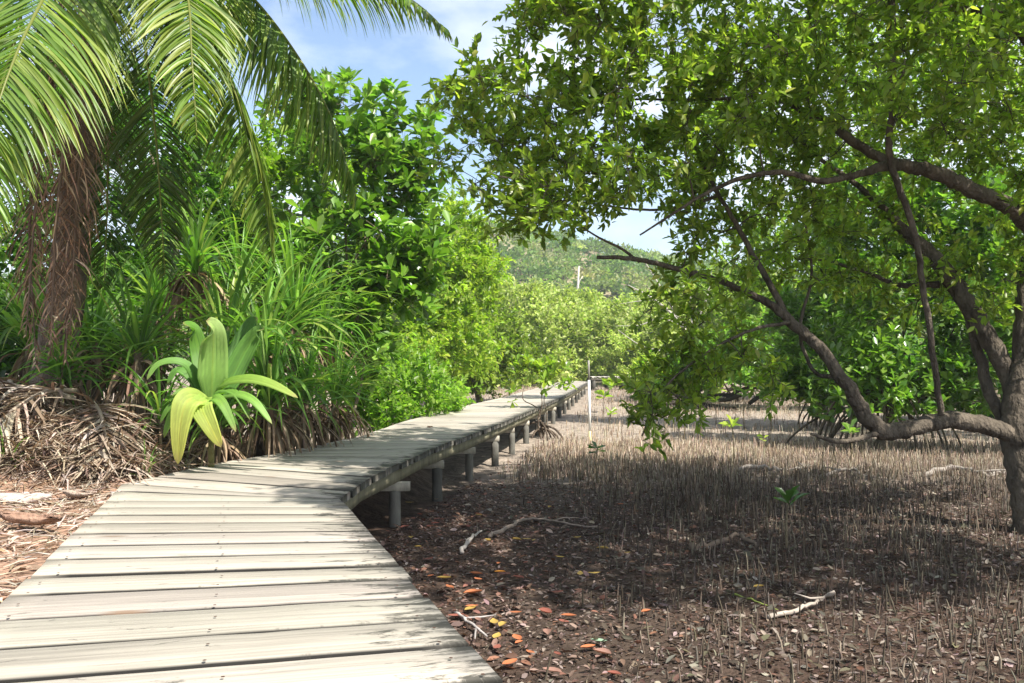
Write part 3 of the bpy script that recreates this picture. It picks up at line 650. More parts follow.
tree('mangrove_tree', 'tall light green mangrove filling the upper right background', 'tree', PZ(1010, 432, 0.0),
     [P(960, 120, 13.5), P(1050, 150, 13.5), P(880, 180, 14)],
     [bl(960, 130, 13.6, 1.3, 1, 1.2), bl(1050, 180, 13.4, 1.2, 1, 1.4), bl(880, 150, 14, 1.1, 1, 1.2), bl(1080, 330, 12.8, 1.0, .8, .9), bl(1000, 250, 13.2, 1.0, .9, .8), bl(800, 200, 15, 1.0, 1, 1.2), bl(1010, 20, 13.8, 1.4, 1, 1.0), bl(900, 40, 14, 1.4, 1, 1.0), bl(780, 90, 15, 1.3, 1, 1.0), bl(690, 150, 15.5, .9, 1, .9)], 520, dict(med, cols=LT, len=.12, spread=.32), .09, 23, roots=(14, .8, .9))
tree('mangrove_tree', 'leafy background mangrove seen through the gap below the curved limb', 'tree', PZ(780, 398, 0.0) + [1.5, 3, 0],
     [P(780, 260, 26), P(830, 280, 26), P(740, 300, 26)],
     [bl(780, 265, 26, 1.8, 1.4, 1.4), bl(840, 290, 26, 1.6, 1.3, 1.4), bl(735, 300, 26, 1.4, 1.3, 1.0), bl(790, 335, 25, 1.8, 1.2, .9)], 260, dict(far_l, cols=LT, len=.17, spread=.5), .1, 24, M_LEAFM)

tree('mangrove_shrub', 'low green mangrove shrub reaching the ground behind the trunk of the big mangrove', 'shrub', PZ(985, 418, 0.0),
     [P(985, 370, 17.5), P(940, 380, 17), P(1040, 370, 17.5)],
     [bl(985, 370, 17.5, 1.3, .8, .6), bl(930, 385, 17, .9, .7, .45), bl(1045, 375, 17.5, 1.0, .8, .6), bl(985, 402, 17, 1.4, .6, .3)], 230, dict(med, cols=BR, len=.14, spread=.3), .04, 25, roots=(16, .5, .8))
tree('mangrove_shrub', 'low dark mangrove shrub closing the gap between the two green bushes at mid distance', 'shrub', PZ(872, 408, 0.0),
     [P(872, 365, 21), P(900, 370, 21)],
     [bl(872, 365, 21, 1.2, .8, .7), bl(910, 380, 21, .9, .7, .5), bl(865, 395, 20.5, 1.2, .6, .35)], 190, dict(med, cols=BR, len=.15, spread=.32), .04, 26, roots=(16, .6, .8))
tree('mangrove_shrub', 'yellowing low shrub behind the drooping leaves, left of the sunlit bush', 'shrub', PZ(668, 398, 0.0),
     [P(668, 372, 25), P(690, 374, 25)],
     [bl(665, 375, 25, .8, .7, .45), bl(690, 382, 24.5, .8, .6, .35), bl(645, 385, 25.5, .5, .6, .3)], 110, dict(med, cols=[(.22, .30, .04), (.30, .34, .06), (.15, .24, .03)], w=None, len=.16, spread=.3), .04, 27, roots=(10, .5, .6))
tree('broadleaf_shrub', 'dark leafy undergrowth shrub behind the dead frond heap at the far left', 'shrub', P(15, 400, 8.9),
     [P(10, 340, 8.9), P(60, 350, 9.2), P(-50, 340, 8.9)],
     [bl(10, 345, 8.9, .8, .6, .5), bl(75, 352, 9.2, .6, .5, .45), bl(-70, 340, 8.9, .9, .6, .6), bl(20, 378, 8.6, 1.0, .4, .3), bl(115, 365, 9.0, .5, .5, .4)], 190, dict(med, cols=[(.05, .11, .018), (.07, .15, .022), (.04, .085, .015)], w=None), .03, 28)
# bare dead tree
dt = thing('dead_tree', 'bare grey dead tree with forked leafless branches before the pale grove', 'tree', PZ(690, 396, 0.0))
mb = MB()
for l in (LP((694, 398, 25, .09), (688, 350, 25, .07), (682, 325, 25, .05), (655, 300, 25, .03), (628, 285, 25, .012)), LP((684, 330, 25, .05), (668, 300, 25, .035), (650, 270, 25, .018), (640, 255, 25, .008)),
          LP((690, 350, 25, .05), (692, 310, 25.2, .035), (684, 275, 25.2, .02), (676, 250, 25.2, .01)), LP((680, 325, 25, .03), (660, 318, 24.8, .02), (640, 325, 24.6, .012), (616, 326, 24.5, .008)),
          LP((690, 360, 25, .04), (665, 352, 24.8, .025), (640, 345, 24.6, .015), (618, 330, 24.5, .008)), LP((692, 370, 25, .04), (672, 372, 24.6, .02), (650, 380, 24.4, .01)),
          LP((692, 330, 25.1, .04), (706, 300, 25.4, .03), (712, 270, 25.5, .015)), LP((655, 300, 25, .02), (640, 301, 25, .012), (620, 304, 25, .006))):
    s = spline(l, 6); mb.tube(s[:, :3], s[:, 3], 6, (.36, .33, .29), True, .05, 3)
mb.build('trunk', M_DEAD, dt, True)
mb = MB(); q = P(577, 300, 95); z0 = float(hill_z(q[0], q[1])) - .3
mb.tube([[q[0], q[1], z0], [q[0] + .1, q[1], z0 + 3], P(579, 266, 95)], [.16, .13, .07], 6, (.5, .46, .42)); mb.tube([P(577.5, 290, 95), P(580, 280, 95), P(583, 276, 95)], [.07, .05, .03], 5, (.5, .46, .42))
solo('dead_tree', mb, M_DEAD, (q[0], q[1], z0), 'bare pale dead trunk standing like a pole on the hillside', 'tree')

# the humid air that pales the far grove and hill
mbh = MB(); x0, x1, y0, y1, z0, z1h = -720, 720, -20, 920, -3.0, 40.0
mbh.add([[x0, y0, z0], [x1, y0, z0], [x1, y1, z0], [x0, y1, z0], [x0, y0, z1h], [x1, y0, z1h], [x1, y1, z1h], [x0, y1, z1h]], np.array([[0, 3, 2, 1], [4, 5, 6, 7], [0, 1, 5, 4], [1, 2, 6, 5], [2, 3, 7, 6], [3, 0, 4, 7]]))
mh = bpy.data.materials.new('haze_air'); mh.use_nodes = True; th_ = mh.node_tree; th_.nodes.clear()
pv = th_.nodes.new('ShaderNodeVolumePrincipled'); pv.inputs['Color'].default_value = (.90, .95, 1.0, 1); pv.inputs['Density'].default_value = 0.0009; pv.inputs['Anisotropy'].default_value = 0.2
om = th_.nodes.new('ShaderNodeOutputMaterial'); th_.links.new(pv.outputs[0], om.inputs['Volume'])
hz = mbh.build('haze', mh); hz['kind'] = 'stuff'; hz['label'] = 'thin humid haze'; S.cycles.volume_bounces = 0

# woodland on the hill: one far mass
r = np.random.default_rng(31); n = 3300
hxx = r.uniform(-70, 85, n); hyy = r.uniform(66, 160, n); keep = (wob(hxx, hyy, .11, 6, 3) < 0.35) | (r.uniform(size=n) < .35); hxx, hyy = hxx[keep], hyy[keep]
c = np.stack([hxx, hyy, hill_z(hxx, hyy)], 1); nc = len(c); hgt = r.uniform(.8, 2.3, nc)
mbw = MB(); m_ = 70
u = nrm(r.normal(size=(nc, m_, 3))); u[..., 2] = np.abs(u[..., 2]); rad = (hgt * .75)[:, None, None]
pos = c[:, None, :] + u * rad * np.array([1, 1, .8]) * r.uniform(.6, 1.05, (nc, m_, 1)) + np.array([0, 0, 1.0]) * (hgt * .45)[:, None, None]
tc_ = pal(nc, [(.13, .20, .055), (.18, .23, .08), (.09, .15, .045), (.23, .25, .11)], None, .15, r)
leaves(mbw, pos.reshape(-1, 3), (u + r.normal(size=u.shape) * .6).reshape(-1, 3), (np.array([0, 0, 1.0]) + r.normal(size=u.shape) * .5).reshape(-1, 3), .55, .32, np.repeat(tc_, m_, 0) * r.uniform(.8, 1.2, (nc * m_, 1)))
o = mbw.build('hillside_woodland', M_LEAFM); o['kind'] = 'stuff'; o['label'] = 'scrubby woodland covering the far hillside'

# ------------------------------------------------------------------ coconut palm
CR = P(112, -75, 6.9)
pb = np.array([P(46, 380, 7.4)[0], 7.4, 0]); pb[2] = float(ground_z(pb[0], pb[1])) - .05
palm = thing('coconut_palm', 'young coconut palm at the upper left with long arching green fronds and a brown skirt', 'palm', pb)
mb = MB(); s = spline([[*pb, .17], [*(pb + (CR - pb) * .3 + [.03, 0, 0]), .14], [*(pb + (CR - pb) * .7), .13], [*CR, .14]], 8); mb.tube(s[:, :3], s[:, 3] * (1 + .05 * (np.arange(len(s)) % 2)), 14, (.17, .13, .10), True, .05)
mb.build('trunk', M_BARK, palm, True)
PG = [(.10, .18, .025), (.135, .215, .035), (.08, .14, .02), (.19, .25, .05)]
PD = [(.05, .085, .016), (.07, .11, .02)]
DRYF = [(.17, .105, .07), (.27, .18, .125), (.11, .07, .05), (.38, .29, .21)]
def frond(pts, seed, cols=PG, ll=.75, grav=.22, n=120, w=.028, mat=M_STRAP, name='frond', lean=.55, down=.25, rcol=(.20, .22, .05), r0=.02, parent=palm, start=.08, jit=.02, flat=0.0, hang=None, rag=0.0):
    r = np.random.default_rng(seed)
    s = spline(np.array(pts), 10); a = np.concatenate([[0], np.cumsum(np.linalg.norm(np.diff(s, axis=0), axis=1))]); T = a[-1]
    mb = MB(); rr = r0 * (1 - .85 * a / T); mb.tube(s, rr, 6, rcol, True)
    t = np.linspace(start, .995, n); tt = np.concatenate([t, t]) + r.normal(size=2 * n) * .002
    side = np.concatenate([np.ones(n), -np.ones(n)])
    p = np.stack([np.interp(tt * T, a, s[:, k]) for k in range(3)], 1); p2 = np.stack([np.interp(np.minimum(tt * T + .03, T), a, s[:, k]) for k in range(3)], 1)
    p0 = np.stack([np.interp(np.maximum(tt * T - .03, 0), a, s[:, k]) for k in range(3)], 1); d = nrm(p2 - p0)
    up = np.tile([0, 0, 1.0], (len(d), 1)); sd = np.cross(d, up); bad = np.linalg.norm(sd, axis=1) < .25; sd[bad] = np.array([1.0, 0.25, 0]); sd = nrm(sd)
    if flat: sd = nrm(sd * (1 - flat) + np.array([1.0, -.1, 0]) * flat * np.sign(sd[:, :1] + 1e-6))
    ld = nrm(sd * side[:, None] + d * lean + np.array([0, 0, -down]) + r.normal(size=p.shape) * .07)
    if hang is not None:
        hv = np.where(side[:, None] > 0, np.array(hang[0]), np.array(hang[1])); ld = nrm(hv + d * lean + r.normal(size=p.shape) * .08)
    L = ll * (np.clip(np.sin(np.pi * (tt * .80 + .16)), .12, 1)) * r.uniform(.88 - rag, 1.08, len(tt)); ld = nrm(ld + r.normal(size=ld.shape) * rag * .5)
    col = pal(len(tt), cols, None, .12, r)
    ribbons(mb, p, ld, L, w * r.uniform(.8, 1.15, len(tt)), col, 7, grav * r.uniform(.7, 1.4, len(tt)), np.cross(ld, sd) * 0 + np.array([0, 0, 1.0]) + d * .5 + r.normal(size=p.shape) * .2, .45, 1.0, jit=jit, tipcol=col * np.array([1.2, 1.05, .9]), r=r)
    return mb.build(name, mat, parent)
def pts(*rows): return [P(*q) for q in rows]
frond([CR] + pts((75, -60, 5.9), (40, 5, 5.2), (14, 60, 4.8), (-8, 130, 4.6), (-22, 230, 4.5)), 41, PG, .95, .16, 150, .026, lean=.7, down=.35, start=.2)
frond([CR] + pts((135, -20, 6.6), (147, 60, 6.5), (157, 150, 6.5), (165, 275, 6.5)), 42, PD, .62, .12, 150, .024, lean=.55, flat=.7, start=.2)
frond([CR] + pts((160, -70, 6.0), (186, -10, 5.4), (192, 60, 5.1), (197, 138, 5.0)), 43, PG + [(.22, .27, .06)], .66, .14, 140, .026, lean=.8, down=.15, start=.3)
frond([CR] + pts((165, -60, 6.8), (208, 30, 6.7), (240, 110, 6.8), (262, 180, 6.9), (272, 258, 7.0)), 44, PG, .62, .16, 150, .027, lean=.55, start=.2, hang=((-.75, -.25, -.35), (.28, -.1, -.55)))
frond([CR] + pts((170, -75, 6.5), (240, -15, 6.2), (290, 45, 6.0), (330, 115, 6.0), (357, 200, 6.0)), 45, PG, .72, .18, 160, .027, lean=.5, start=.12, hang=((-.65, -.2, -.45), (-.2, -.5, -.55)))
frond([CR] + pts((180, -105, 6.2), (270, -55, 5.8), (345, -25, 5.5), (408, -2, 5.4), (448, 32, 5.3)), 46, PG, .68, .26, 170, .027, lean=.5, start=.15)
frond([CR] + pts((60, -110, 6.6), (-20, -80, 6.2), (-90, 0, 6.0), (-130, 120, 5.9)), 47, PG, .8, .22, 120, .024)
frond([CR] + pts((95, -30, 6.9), (105, 60, 7.0), (108, 170, 7.1), (104, 290, 7.1)), 48, PD, .55, .14, 120, .02, flat=.6, start=.25)
frond([CR] + pts((30, -60, 6.9), (20, 20, 6.7), (-5, 110, 6.5), (-30, 240, 6.5)), 49, PD + PG, .7, .2, 120, .022, start=.2)
frond([CR] + pts((215, -150, 7.2), (330, -150, 7.6), (420, -90, 8.0)), 50, PG, .7, .3, 60, .036)
frond([CR] + pts((130, -170, 6.2), (150, -230, 5.4), (170, -230, 4.6)), 51, PG, .8, .25, 60, .036)
frond([CR] + pts((60, -180, 7.4), (10, -230, 8.0), (-60, -200, 8.8)), 52, PG, .8, .25, 60, .036)
for k, rows in enumerate((((80, -30, 6.9), (60, 60, 6.8), (40, 160, 6.75), (26, 335, 6.5)), ((92, 0, 6.95), (84, 110, 6.9), (70, 220, 6.8), (66, 362, 6.5)), ((70, -20, 7.0), (48, 90, 6.95), (30, 210, 6.9), (36, 365, 6.5)), ((98, -10, 6.7), (90, 90, 6.6), (78, 190, 6.5), (70, 335, 6.4)), ((85, -10, 6.7), (74, 80, 6.5), (58, 200, 6.4), (50, 358, 6.35)))):
    o = frond([CR] + pts(*rows), 60 + k, DRYF, .56, .22, 85, .014, M_DRY, 'dead_frond', lean=.9, down=.40, rcol=(.17, .12, .09), r0=.025, start=.12, jit=.10, rag=.5)
    o['label'] = 'brown withered frond hanging straight down against the trunk'

# ------------------------------------------------------------------ strap-leaved plants under the palm
SG = [(.09, .19, .03), (.13, .25, .04), (.18, .30, .06), (.06, .13, .02), (.22, .30, .06), (.15, .29, .05), (.10, .22, .035)]
SDRY = [(.20, .14, .09), (.28, .21, .14), (.14, .095, .06)]
def strap_plant(name, label, px, py, Y, stem, nleaf, L, w, ndry, seed, spread=.8, cols=SG, grav=.26, group='strap leaved plants on the bank left of the boardwalk'):
    r = np.random.default_rng(seed); q = P(px, py, Y); top = q.copy()
    foot = np.array([q[0], q[1], float(ground_z(q[0], q[1])) - .05])
    if stem: top[2] = max(q[2], foot[2] + .2)
    else: top[2] = foot[2] + .12
    o = thing(name, label, 'plant', foot, group)
    mb = MB(); mb.tube([foot, (foot + top) / 2 + r.normal(size=3) * .02, top], [.05, .042, .035], 7, (.16, .12, .08), True, .1); mb.build('stem', M_BARK, o, True)
    a = r.uniform(0, 6.28, nleaf); e = r.uniform(.05, 1.5, nleaf) ** 1.0
    d = np.stack([np.cos(a) * np.cos(e) * spread, np.sin(a) * np.cos(e) * spread, np.sin(e)], 1)
    b = top + np.stack([np.cos(a), np.sin(a), 0 * a], 1) * .03 + np.array([0, 0, 1]) * r.uniform(-.12, .06, (nleaf, 1))
    mb = MB(); col = pal(nleaf, cols, None, .13, r)
    ribbons(mb, b, d, L * r.uniform(.65, 1.15, nleaf), w * r.uniform(.7, 1.2, nleaf), col, 8, grav * r.uniform(.5, 1.5, nleaf), None, .4, 1.0, tipcol=col * [1.1, 1.05, .9], wb=.7, jit=.015, r=r)
    mb.build('leaves', M_STRAP, o)
    if ndry:
        a = r.uniform(0, 6.28, ndry); e = r.uniform(-1.2, .2, ndry)
        d = np.stack([np.cos(a) * np.cos(e), np.sin(a) * np.cos(e), np.sin(e)], 1)
        b = top + np.stack([np.cos(a), np.sin(a), 0 * a], 1) * .05 + np.array([0, 0, -.08]) + np.array([0, 0, -1]) * r.uniform(0, .15, (ndry, 1))
        mb = MB(); ribbons(mb, b, d, L * .7 * r.uniform(.5, 1.1, ndry), w * .8, pal(ndry, SDRY, None, .2, r), 6, .6, None, .5, 1.0, wb=.8, jit=.08, r=r)
        mb.build('dead_leaves', M_DRY, o)
    return o
sp = [ # label, px, py(crown), Y, stem, n, L, w, ndry
    ('strap leaved plant raised on a stem above the others, with brown dead leaf skirt', 196, 262, 7.6, 1, 60, .75, .038, 90),
    ('strap leaved clump with a brown leaf skirt beside the dead frond heap', 138, 350, 7.0, 1, 60, .85, .034, 80),
    ('dark strap leaved clump behind the dead frond heap in palm shade', 95, 340, 7.9, 1, 60, .9, .034, 30),
    ('dark strap leaved clump in front of the palm trunk, under the brown hanging fronds', 62, 368, 7.0, 1, 60, .55, .03, 50),
    ('strap leaved clump right behind the broad leaved palm seedling', 225, 345, 7.2, 1, 80, 1.0, .036, 30),
    ('tall strap leaved clump rising right of the broad leaved palm seedling', 262, 345, 7.3, 1, 85, 1.05, .036, 40),
    ('strap leaved clump in the front row arching toward the boardwalk edge', 268, 395, 6.95, 1, 80, .8, .032, 80),
    ('strap leaved clump drooping over the boardwalk edge where the planks narrow', 305, 398, 7.4, 1, 80, .75, .030, 80),
    ('rightmost strap leaved clump, next to the dark glossy tree stems', 336, 395, 8.2, 1, 70, .75, .030, 70),
    ('strap leaved clump with brown leaves hanging below the yellow seedling leaves', 218, 418, 6.55, 1, 60, .6, .030, 90),
    ('pale tipped strap leaved clump in the middle of the back row', 295, 320, 8.4, 1, 80, 1.0, .036, 20),
    ('back row strap leaved clump under the light green bushy tree', 325, 335, 8.8, 1, 70, .9, .036, 20),
    ('back row strap leaved clump left of the raised brown skirted plant', 160, 310, 8.3, 1, 70, .9, .036, 20),
    ('shaded strap leaved clump behind the hanging brown palm fronds', 30, 340, 8.0, 1, 60, .9, .036, 30),
    ('strap leaved clump peeping over the raised brown skirted plant', 240, 285, 8.6, 1, 70, .9, .034, 20),
    ('short strap leaved clump between the frond heap and the seedling', 160, 410, 6.6, 1, 35, .55, .028, 60),
]
for i, (lb, px, py, Y, stem, n_, L, w, nd) in enumerate(sp): strap_plant('strap_leaf_plant', lb, px, py, Y, stem, n_, L, w, nd, 200 + i)

# ------------------------------------------------------------------ broad-leaved palm seedling at the bend
YS = 6.15
foot = P(212, 420, YS); foot[2] = float(ground_z(foot[0], foot[1]))
sd = thing('palm_seedling', 'young palm seedling with broad pleated lime leaves, two yellow and drooping, by the boardwalk bend', 'plant', foot)
def pleat(ctrl, wpx, col, tip=None, label=None, seed=0, name='leaf', bl_=.28, face=None, pw=1.8):
    """broad pleated leaf along pixel control rows (px,py,Y)"""
    s = spline([P(*q) for q in ctrl], 8); k = len(s); m = 17; t = np.linspace(0, 1, k)
    w = wpx * .88 / F * YS * np.clip(np.where(t < bl_, (t / bl_) ** .8 * .97 + .03, np.sqrt(np.clip(1 - ((t - bl_) / (1 - bl_)) ** pw, 0, 1))), .02, 1)
    d = nrm(np.gradient(s, axis=0)); fc = np.array([.35, -.75, .55]) if face is None else np.array(face, float)
    x = nrm(np.cross(d, np.tile(fc, (k, 1)))); n_ = np.cross(x, d)
    u = np.linspace(-.5, .5, m); pl = np.abs(((np.arange(m)) % 2) - .5) * 0 + ((np.arange(m) % 2) * .022); rs_ = np.random.default_rng(int(ctrl[-1][0] * 13 + ctrl[-1][1]))
    v = s[:, None, :] + x[:, None, :] * (u[None, :] * w[:, None])[..., None] + n_[:, None, :] * (np.abs(u)[None, :] * w[:, None] * .38 + pl[None, :] * (w[:, None] / max(w.max(), 1e-6)))[..., None]
    c = np.array(col)[None, None, :] * np.ones((k, m, 1))
    if tip is not None: c = c * (1 - t[:, None, None] ** 2) + np.array(tip) * t[:, None, None] ** 2
    c = c * (1 + .16 * ((np.arange(m) % 2)[None, :, None] - .5)) * (1 + rs_.normal(size=(1, m, 1)) * .10) * (1 + rs_.normal(size=(k, m, 1)) * .05); c[:, m // 2] *= [1.35, 1.2, 1.1]
    br = sstep(.90, 1.0, t)[:, None, None] * np.clip(rs_.normal(.6, .4, (1, m, 1)), 0, 1); c = c * (1 - br) + np.array([.30, .21, .10]) * br
    v = v + rs_.normal(size=3) * 0 + n_[:, None, :] * (np.sin(t * 9 + rs_.uniform(0, 6))[:, None, None] * np.abs(u)[None, :, None] * w[:, None, None] * .10)
    i, j = np.meshgrid(np.arange(k - 1), np.arange(m - 1), indexing='ij')
    mb = MB(); mb.add(v.reshape(-1, 3), np.stack([i * m + j, i * m + j + 1, (i + 1) * m + j + 1, (i + 1) * m + j], -1).reshape(-1, 4), c.reshape(-1, 3))
    o = mb.build(name, M_SEED, sd, True)
    if label: o['label'] = label
lime = (.21, .36, .08); midg = (.09, .21, .035); yel = (.42, .41, .09)
pleat([(208, 408, 6.2), (204, 380, 6.2), (198, 350, 6.25), (192, 330, 6.2), (183, 324, 6.05)], 22, (.12, .25, .04), seed=1)
pleat([(211, 410, 6.15), (212, 380, 6.1), (213, 350, 6.05), (212, 330, 5.98), (206, 321, 5.9)], 33, lime, (.36, .46, .18), label='upright lime leaf, the largest and palest')
pleat([(214, 408, 6.2), (224, 378, 6.3), (238, 348, 6.4), (250, 325, 6.45), (258, 318, 6.45)], 20, midg)
pleat([(215, 410, 6.2), (228, 385, 6.25), (245, 352, 6.3), (258, 334, 6.3), (264, 329, 6.25)], 24, midg, (.14, .26, .05))
pleat([(212, 410, 6.15), (224, 388, 6.05), (245, 382, 5.95), (270, 386, 5.9), (298, 398, 5.85)], 17, (.15, .27, .04), (.28, .36, .08), face=(0, -.5, .85), label='long lime leaf arching to the right')
pleat([(212, 412, 6.15), (222, 395, 6.0), (236, 396, 5.9), (250, 420, 5.85)], 11, (.13, .25, .04), face=(.3, -.5, .8))
pleat([(210, 412, 6.15), (195, 378, 6.1), (180, 364, 6.05), (160, 366, 6.0), (147, 380, 5.95)], 13, midg, lime, face=(-.2, -.5, .8))
pleat([(210, 412, 6.15), (196, 384, 6.2), (178, 372, 6.2), (168, 386, 6.15)], 13, (.10, .22, .04), face=(-.2, -.5, .8))
pleat([(210, 412, 6.1), (200, 402, 5.95), (187, 404, 5.82), (181, 425, 5.78), (178, 464, 5.78)], 30, (.30, .40, .09), yel, label='yellowing leaf drooping to the left', bl_=.42, pw=1.15, face=(.1, -.9, .4))
pleat([(211, 412, 6.1), (208, 402, 5.95), (202, 408, 5.85), (210, 426, 5.8), (221, 447, 5.8)], 26, (.27, .40, .08), yel, label='yellowing leaf drooping straight down', bl_=.42, pw=1.15, face=(.1, -.9, .4))
pleat([(213, 410, 6.2), (220, 385, 6.35), (222, 350, 6.5), (228, 326, 6.55)], 18, midg)
pleat([(213, 412, 6.1), (230, 398, 5.95), (252, 402, 5.85), (272, 424, 5.8)], 12, (.16, .29, .05), lime, face=(.2, -.5, .8))
pleat([(211, 412, 6.1), (214, 402, 5.95), (222, 404, 5.85), (236, 432, 5.8)], 14, (.17, .31, .05), lime, face=(.2, -.8, .5))
pleat([(209, 412, 6.1), (194, 404, 5.9), (176, 412, 5.85), (164, 438, 5.85)], 13, (.15, .28, .05), lime, face=(-.2, -.8, .5))
pleat([(210, 412, 6.15), (195, 396, 6.05), (182, 392, 6.0), (172, 396, 5.95)], 6, (.15, .26, .05), face=(0, -.4, .9))
pleat([(210, 412, 6.15), (190, 402, 6.05), (172, 408, 6.0), (160, 424, 5.98)], 9, (.12, .24, .04), face=(0, -.4, .9))
mb = MB(); mb.tube([foot - [0, 0, .05], P(211, 412, 6.15), P(211, 402, 6.15)], [.022, .02, .015], 8, (.16, .15, .06)); mb.build('stem', M_BARK, sd, True)

# ------------------------------------------------------------------ heap of fallen fronds on the bank
FRG = 'dry fallen fronds heaped on the bank'
def gz_path(p):
    p = np.array(p, float); return p
def fallen(pa, pb_, lift, seed, L=.5, n=38, label=None):
    r = np.random.default_rng(seed); a = np.array(pa); b = np.array(pb_); o = []
    for t in np.linspace(0, 1, 6):
        q = a + (b - a) * t; q[2] = float(ground_z(q[0], q[1])) + lift * (1 - .7 * t) + .03; o.append(q)
    root = thing('fallen_frond', label, 'palm frond', o[0], FRG)
    s = spline(o, 6); mb = MB(); mb.tube(s, np.linspace(.022, .006, len(s)), 6, (.30, .24, .18), True); mb.build('midrib', M_DEAD, root, True)
    T = np.linspace(.1, 1, n); T = np.concatenate([T, T]); sidev = np.concatenate([np.ones(n), -np.ones(n)])
    idx = np.clip((T * (len(s) - 1)).astype(int), 0, len(s) - 2); d = nrm(s[idx + 1] - s[idx]); sdv = nrm(np.cross(d, np.array([0, 0, 1.0])))
    ld = nrm(sdv * sidev[:, None] * .8 + d * .9 + r.normal(size=d.shape) * .22 + [0, 0, .05])
    mb = MB(); ribbons(mb, s[idx], ld, L * r.uniform(.6, 1.1, 2 * n), .026 * r.uniform(.7, 1.3, 2 * n), pal(2 * n, [(.22, .165, .12), (.32, .255, .195), (.16, .115, .08), (.42, .36, .29)], None, .16, r), 5, .14, None, .5, 1.0, wb=.7, jit=.07, r=r)
    mb.build('leaflets', M_DRY, root)
fl = [((-3.15, 6.5), (-3.45, 5.2), .20, 'dry frond on top of the heap, its pale midrib pointing down toward the viewer'), ((-3.2, 6.6), (-4.3, 5.7), .15, 'dry frond fanned out over the left side of the heap'),
      ((-3.0, 6.45), (-2.55, 5.75), .16, 'dry frond sloping off the heap toward the boardwalk corner'), ((-4.2, 6.6), (-3.3, 6.0), .10, 'dry frond lying across the back of the heap'),
      ((-2.75, 6.55), (-2.75, 5.7), .08, 'small dry frond beside the yellow seedling leaves'), ((-4.6, 6.1), (-3.6, 5.4), .06, 'grey dry frond flat on the ground at the left edge'), ((-3.9, 7.0), (-3.4, 6.2), .2, 'dry frond at the shaded back of the heap under the palm')]
for i, (a, b, lf, lb) in enumerate(fl): fallen((*a, 0), (*b, 0), lf, 300 + i, label=lb)

# coconut husks and palm-sheath scraps on the red soil
def husk(px, py, L, Wd, ang, lb, col, curl=.2, name='coconut_husk', cat='husk', boat=True):
    q = PZ(px, py, .42); 
    for _ in range(4): q = PZ(px, py, float(ground_z(q[0], q[1])) + .015)
    r = np.random.default_rng(int(px * 7 + py)); k, m = 9, 9; mb = MB(); v = np.zeros((k, m, 3)); d = np.array([math.cos(ang), math.sin(ang), 0]); s_ = np.array([-d[1], d[0], 0])
    for i in range(k):
        t = i / (k - 1) * 2 - 1; w = Wd * max(.05, 1 - abs(t) ** 2.5) * .5
        for j in range(m):
            a = (j / (m - 1) - .5) * math.pi * (1 + curl); v[i, j] = q + d * t * L / 2 + s_ * math.sin(a) * w + np.array([0, 0, 1]) * (((1 - math.cos(a)) * w * .6 + .01) if boat else (math.cos(a) * w * .55 + w * .22)) + np.array([0, 0, .12 * L * t * t]) + r.normal(size=3) * .004 + np.array([0, 0, .006]) * (j % 2)
    i, j = np.meshgrid(np.arange(k - 1), np.arange(m - 1), indexing='ij')
    f = np.stack([i * m + j, i * m + j + 1, (i + 1) * m + j + 1, (i + 1) * m + j], -1).reshape(-1, 4)
    mb.add(v.reshape(-1, 3), f, col); o = solo(name, mb, M_HUSK, q, lb, cat, 'dry husks and sheaths on the red soil', True)
    md = o.modifiers.new('thick', 'SOLIDIFY'); md.thickness = .008
husk(22, 503, .30, .10, .15, 'grey coconut husk lying open on the red soil at the left edge', (.42, .35, .31), boat=False)
husk(30, 528, .36, .12, -.3, 'curled brown palm sheath in front of the grey husk', (.27, .17, .12), .2)
husk(60, 463, .36, .11, .1, 'pale boat shaped palm sheath at the foot of the frond heap', (.50, .42, .35), .1)
husk(118, 500, .16, .07, 2.4, 'small pale husk scrap near the boardwalk edge', (.45, .38, .33))
husk(78, 500, .26, .10, -.5, 'broken husk half between the pale sheath and the boardwalk', (.36, .28, .22))
husk(16, 452, .22, .10, .4, 'orange brown withered sheath under the small green sprout', (.42, .17, .06), .1)
husk(45, 478, .20, .08, 1.2, 'upturned cream sheath scrap beside the boat shaped one', (.52, .44, .36), .1)

# small sprout on the left edge
strap_plant('sprout', 'tiny green sprout in the frond litter at the left edge', 6, 450, 5.6, 0, 9, .22, .025, 0, 260, grav=.2, cols=[(.16, .30, .05)], group=None)
strap_plant('sprout', 'tiny green sprout between the heap and the boardwalk corner', 146, 470, 5.85, 0, 7, .18, .016, 0, 261, grav=.25, cols=[(.14, .25, .05)], group=None)

# ------------------------------------------------------------------ marker pole
b = PZ(590, 441, 0.0); t_ = P(588.6, 360.5, b[1])
pole = thing('marker_pole', 'thin upright white marker pole with a grey top standing in the sunlit mud', 'pole', b)
def seg(z0, z1, rad, col, nm):
    mb = MB(); k = lambda z: b + (t_ - b) * ((z - b[2]) / (t_[2] - b[2])); mb.tube([k(z0), k((z0 + z1) / 2), k(z1)], rad, 12, col); mb.build(nm, M_PAINT, pole, True)
M_PAINT = tint_mat('painted_pole', .5, .4, 12, .12, 0)
hh = t_[2]; seg(-.15, .14, .020, (.62, .52, .26), 'yellowed_base'); seg(.14, hh - .28, .018, (.80, .79, .76), 'white_pipe'); seg(hh - .28, hh, .015, (.23, .22, .19), 'grey_tip')

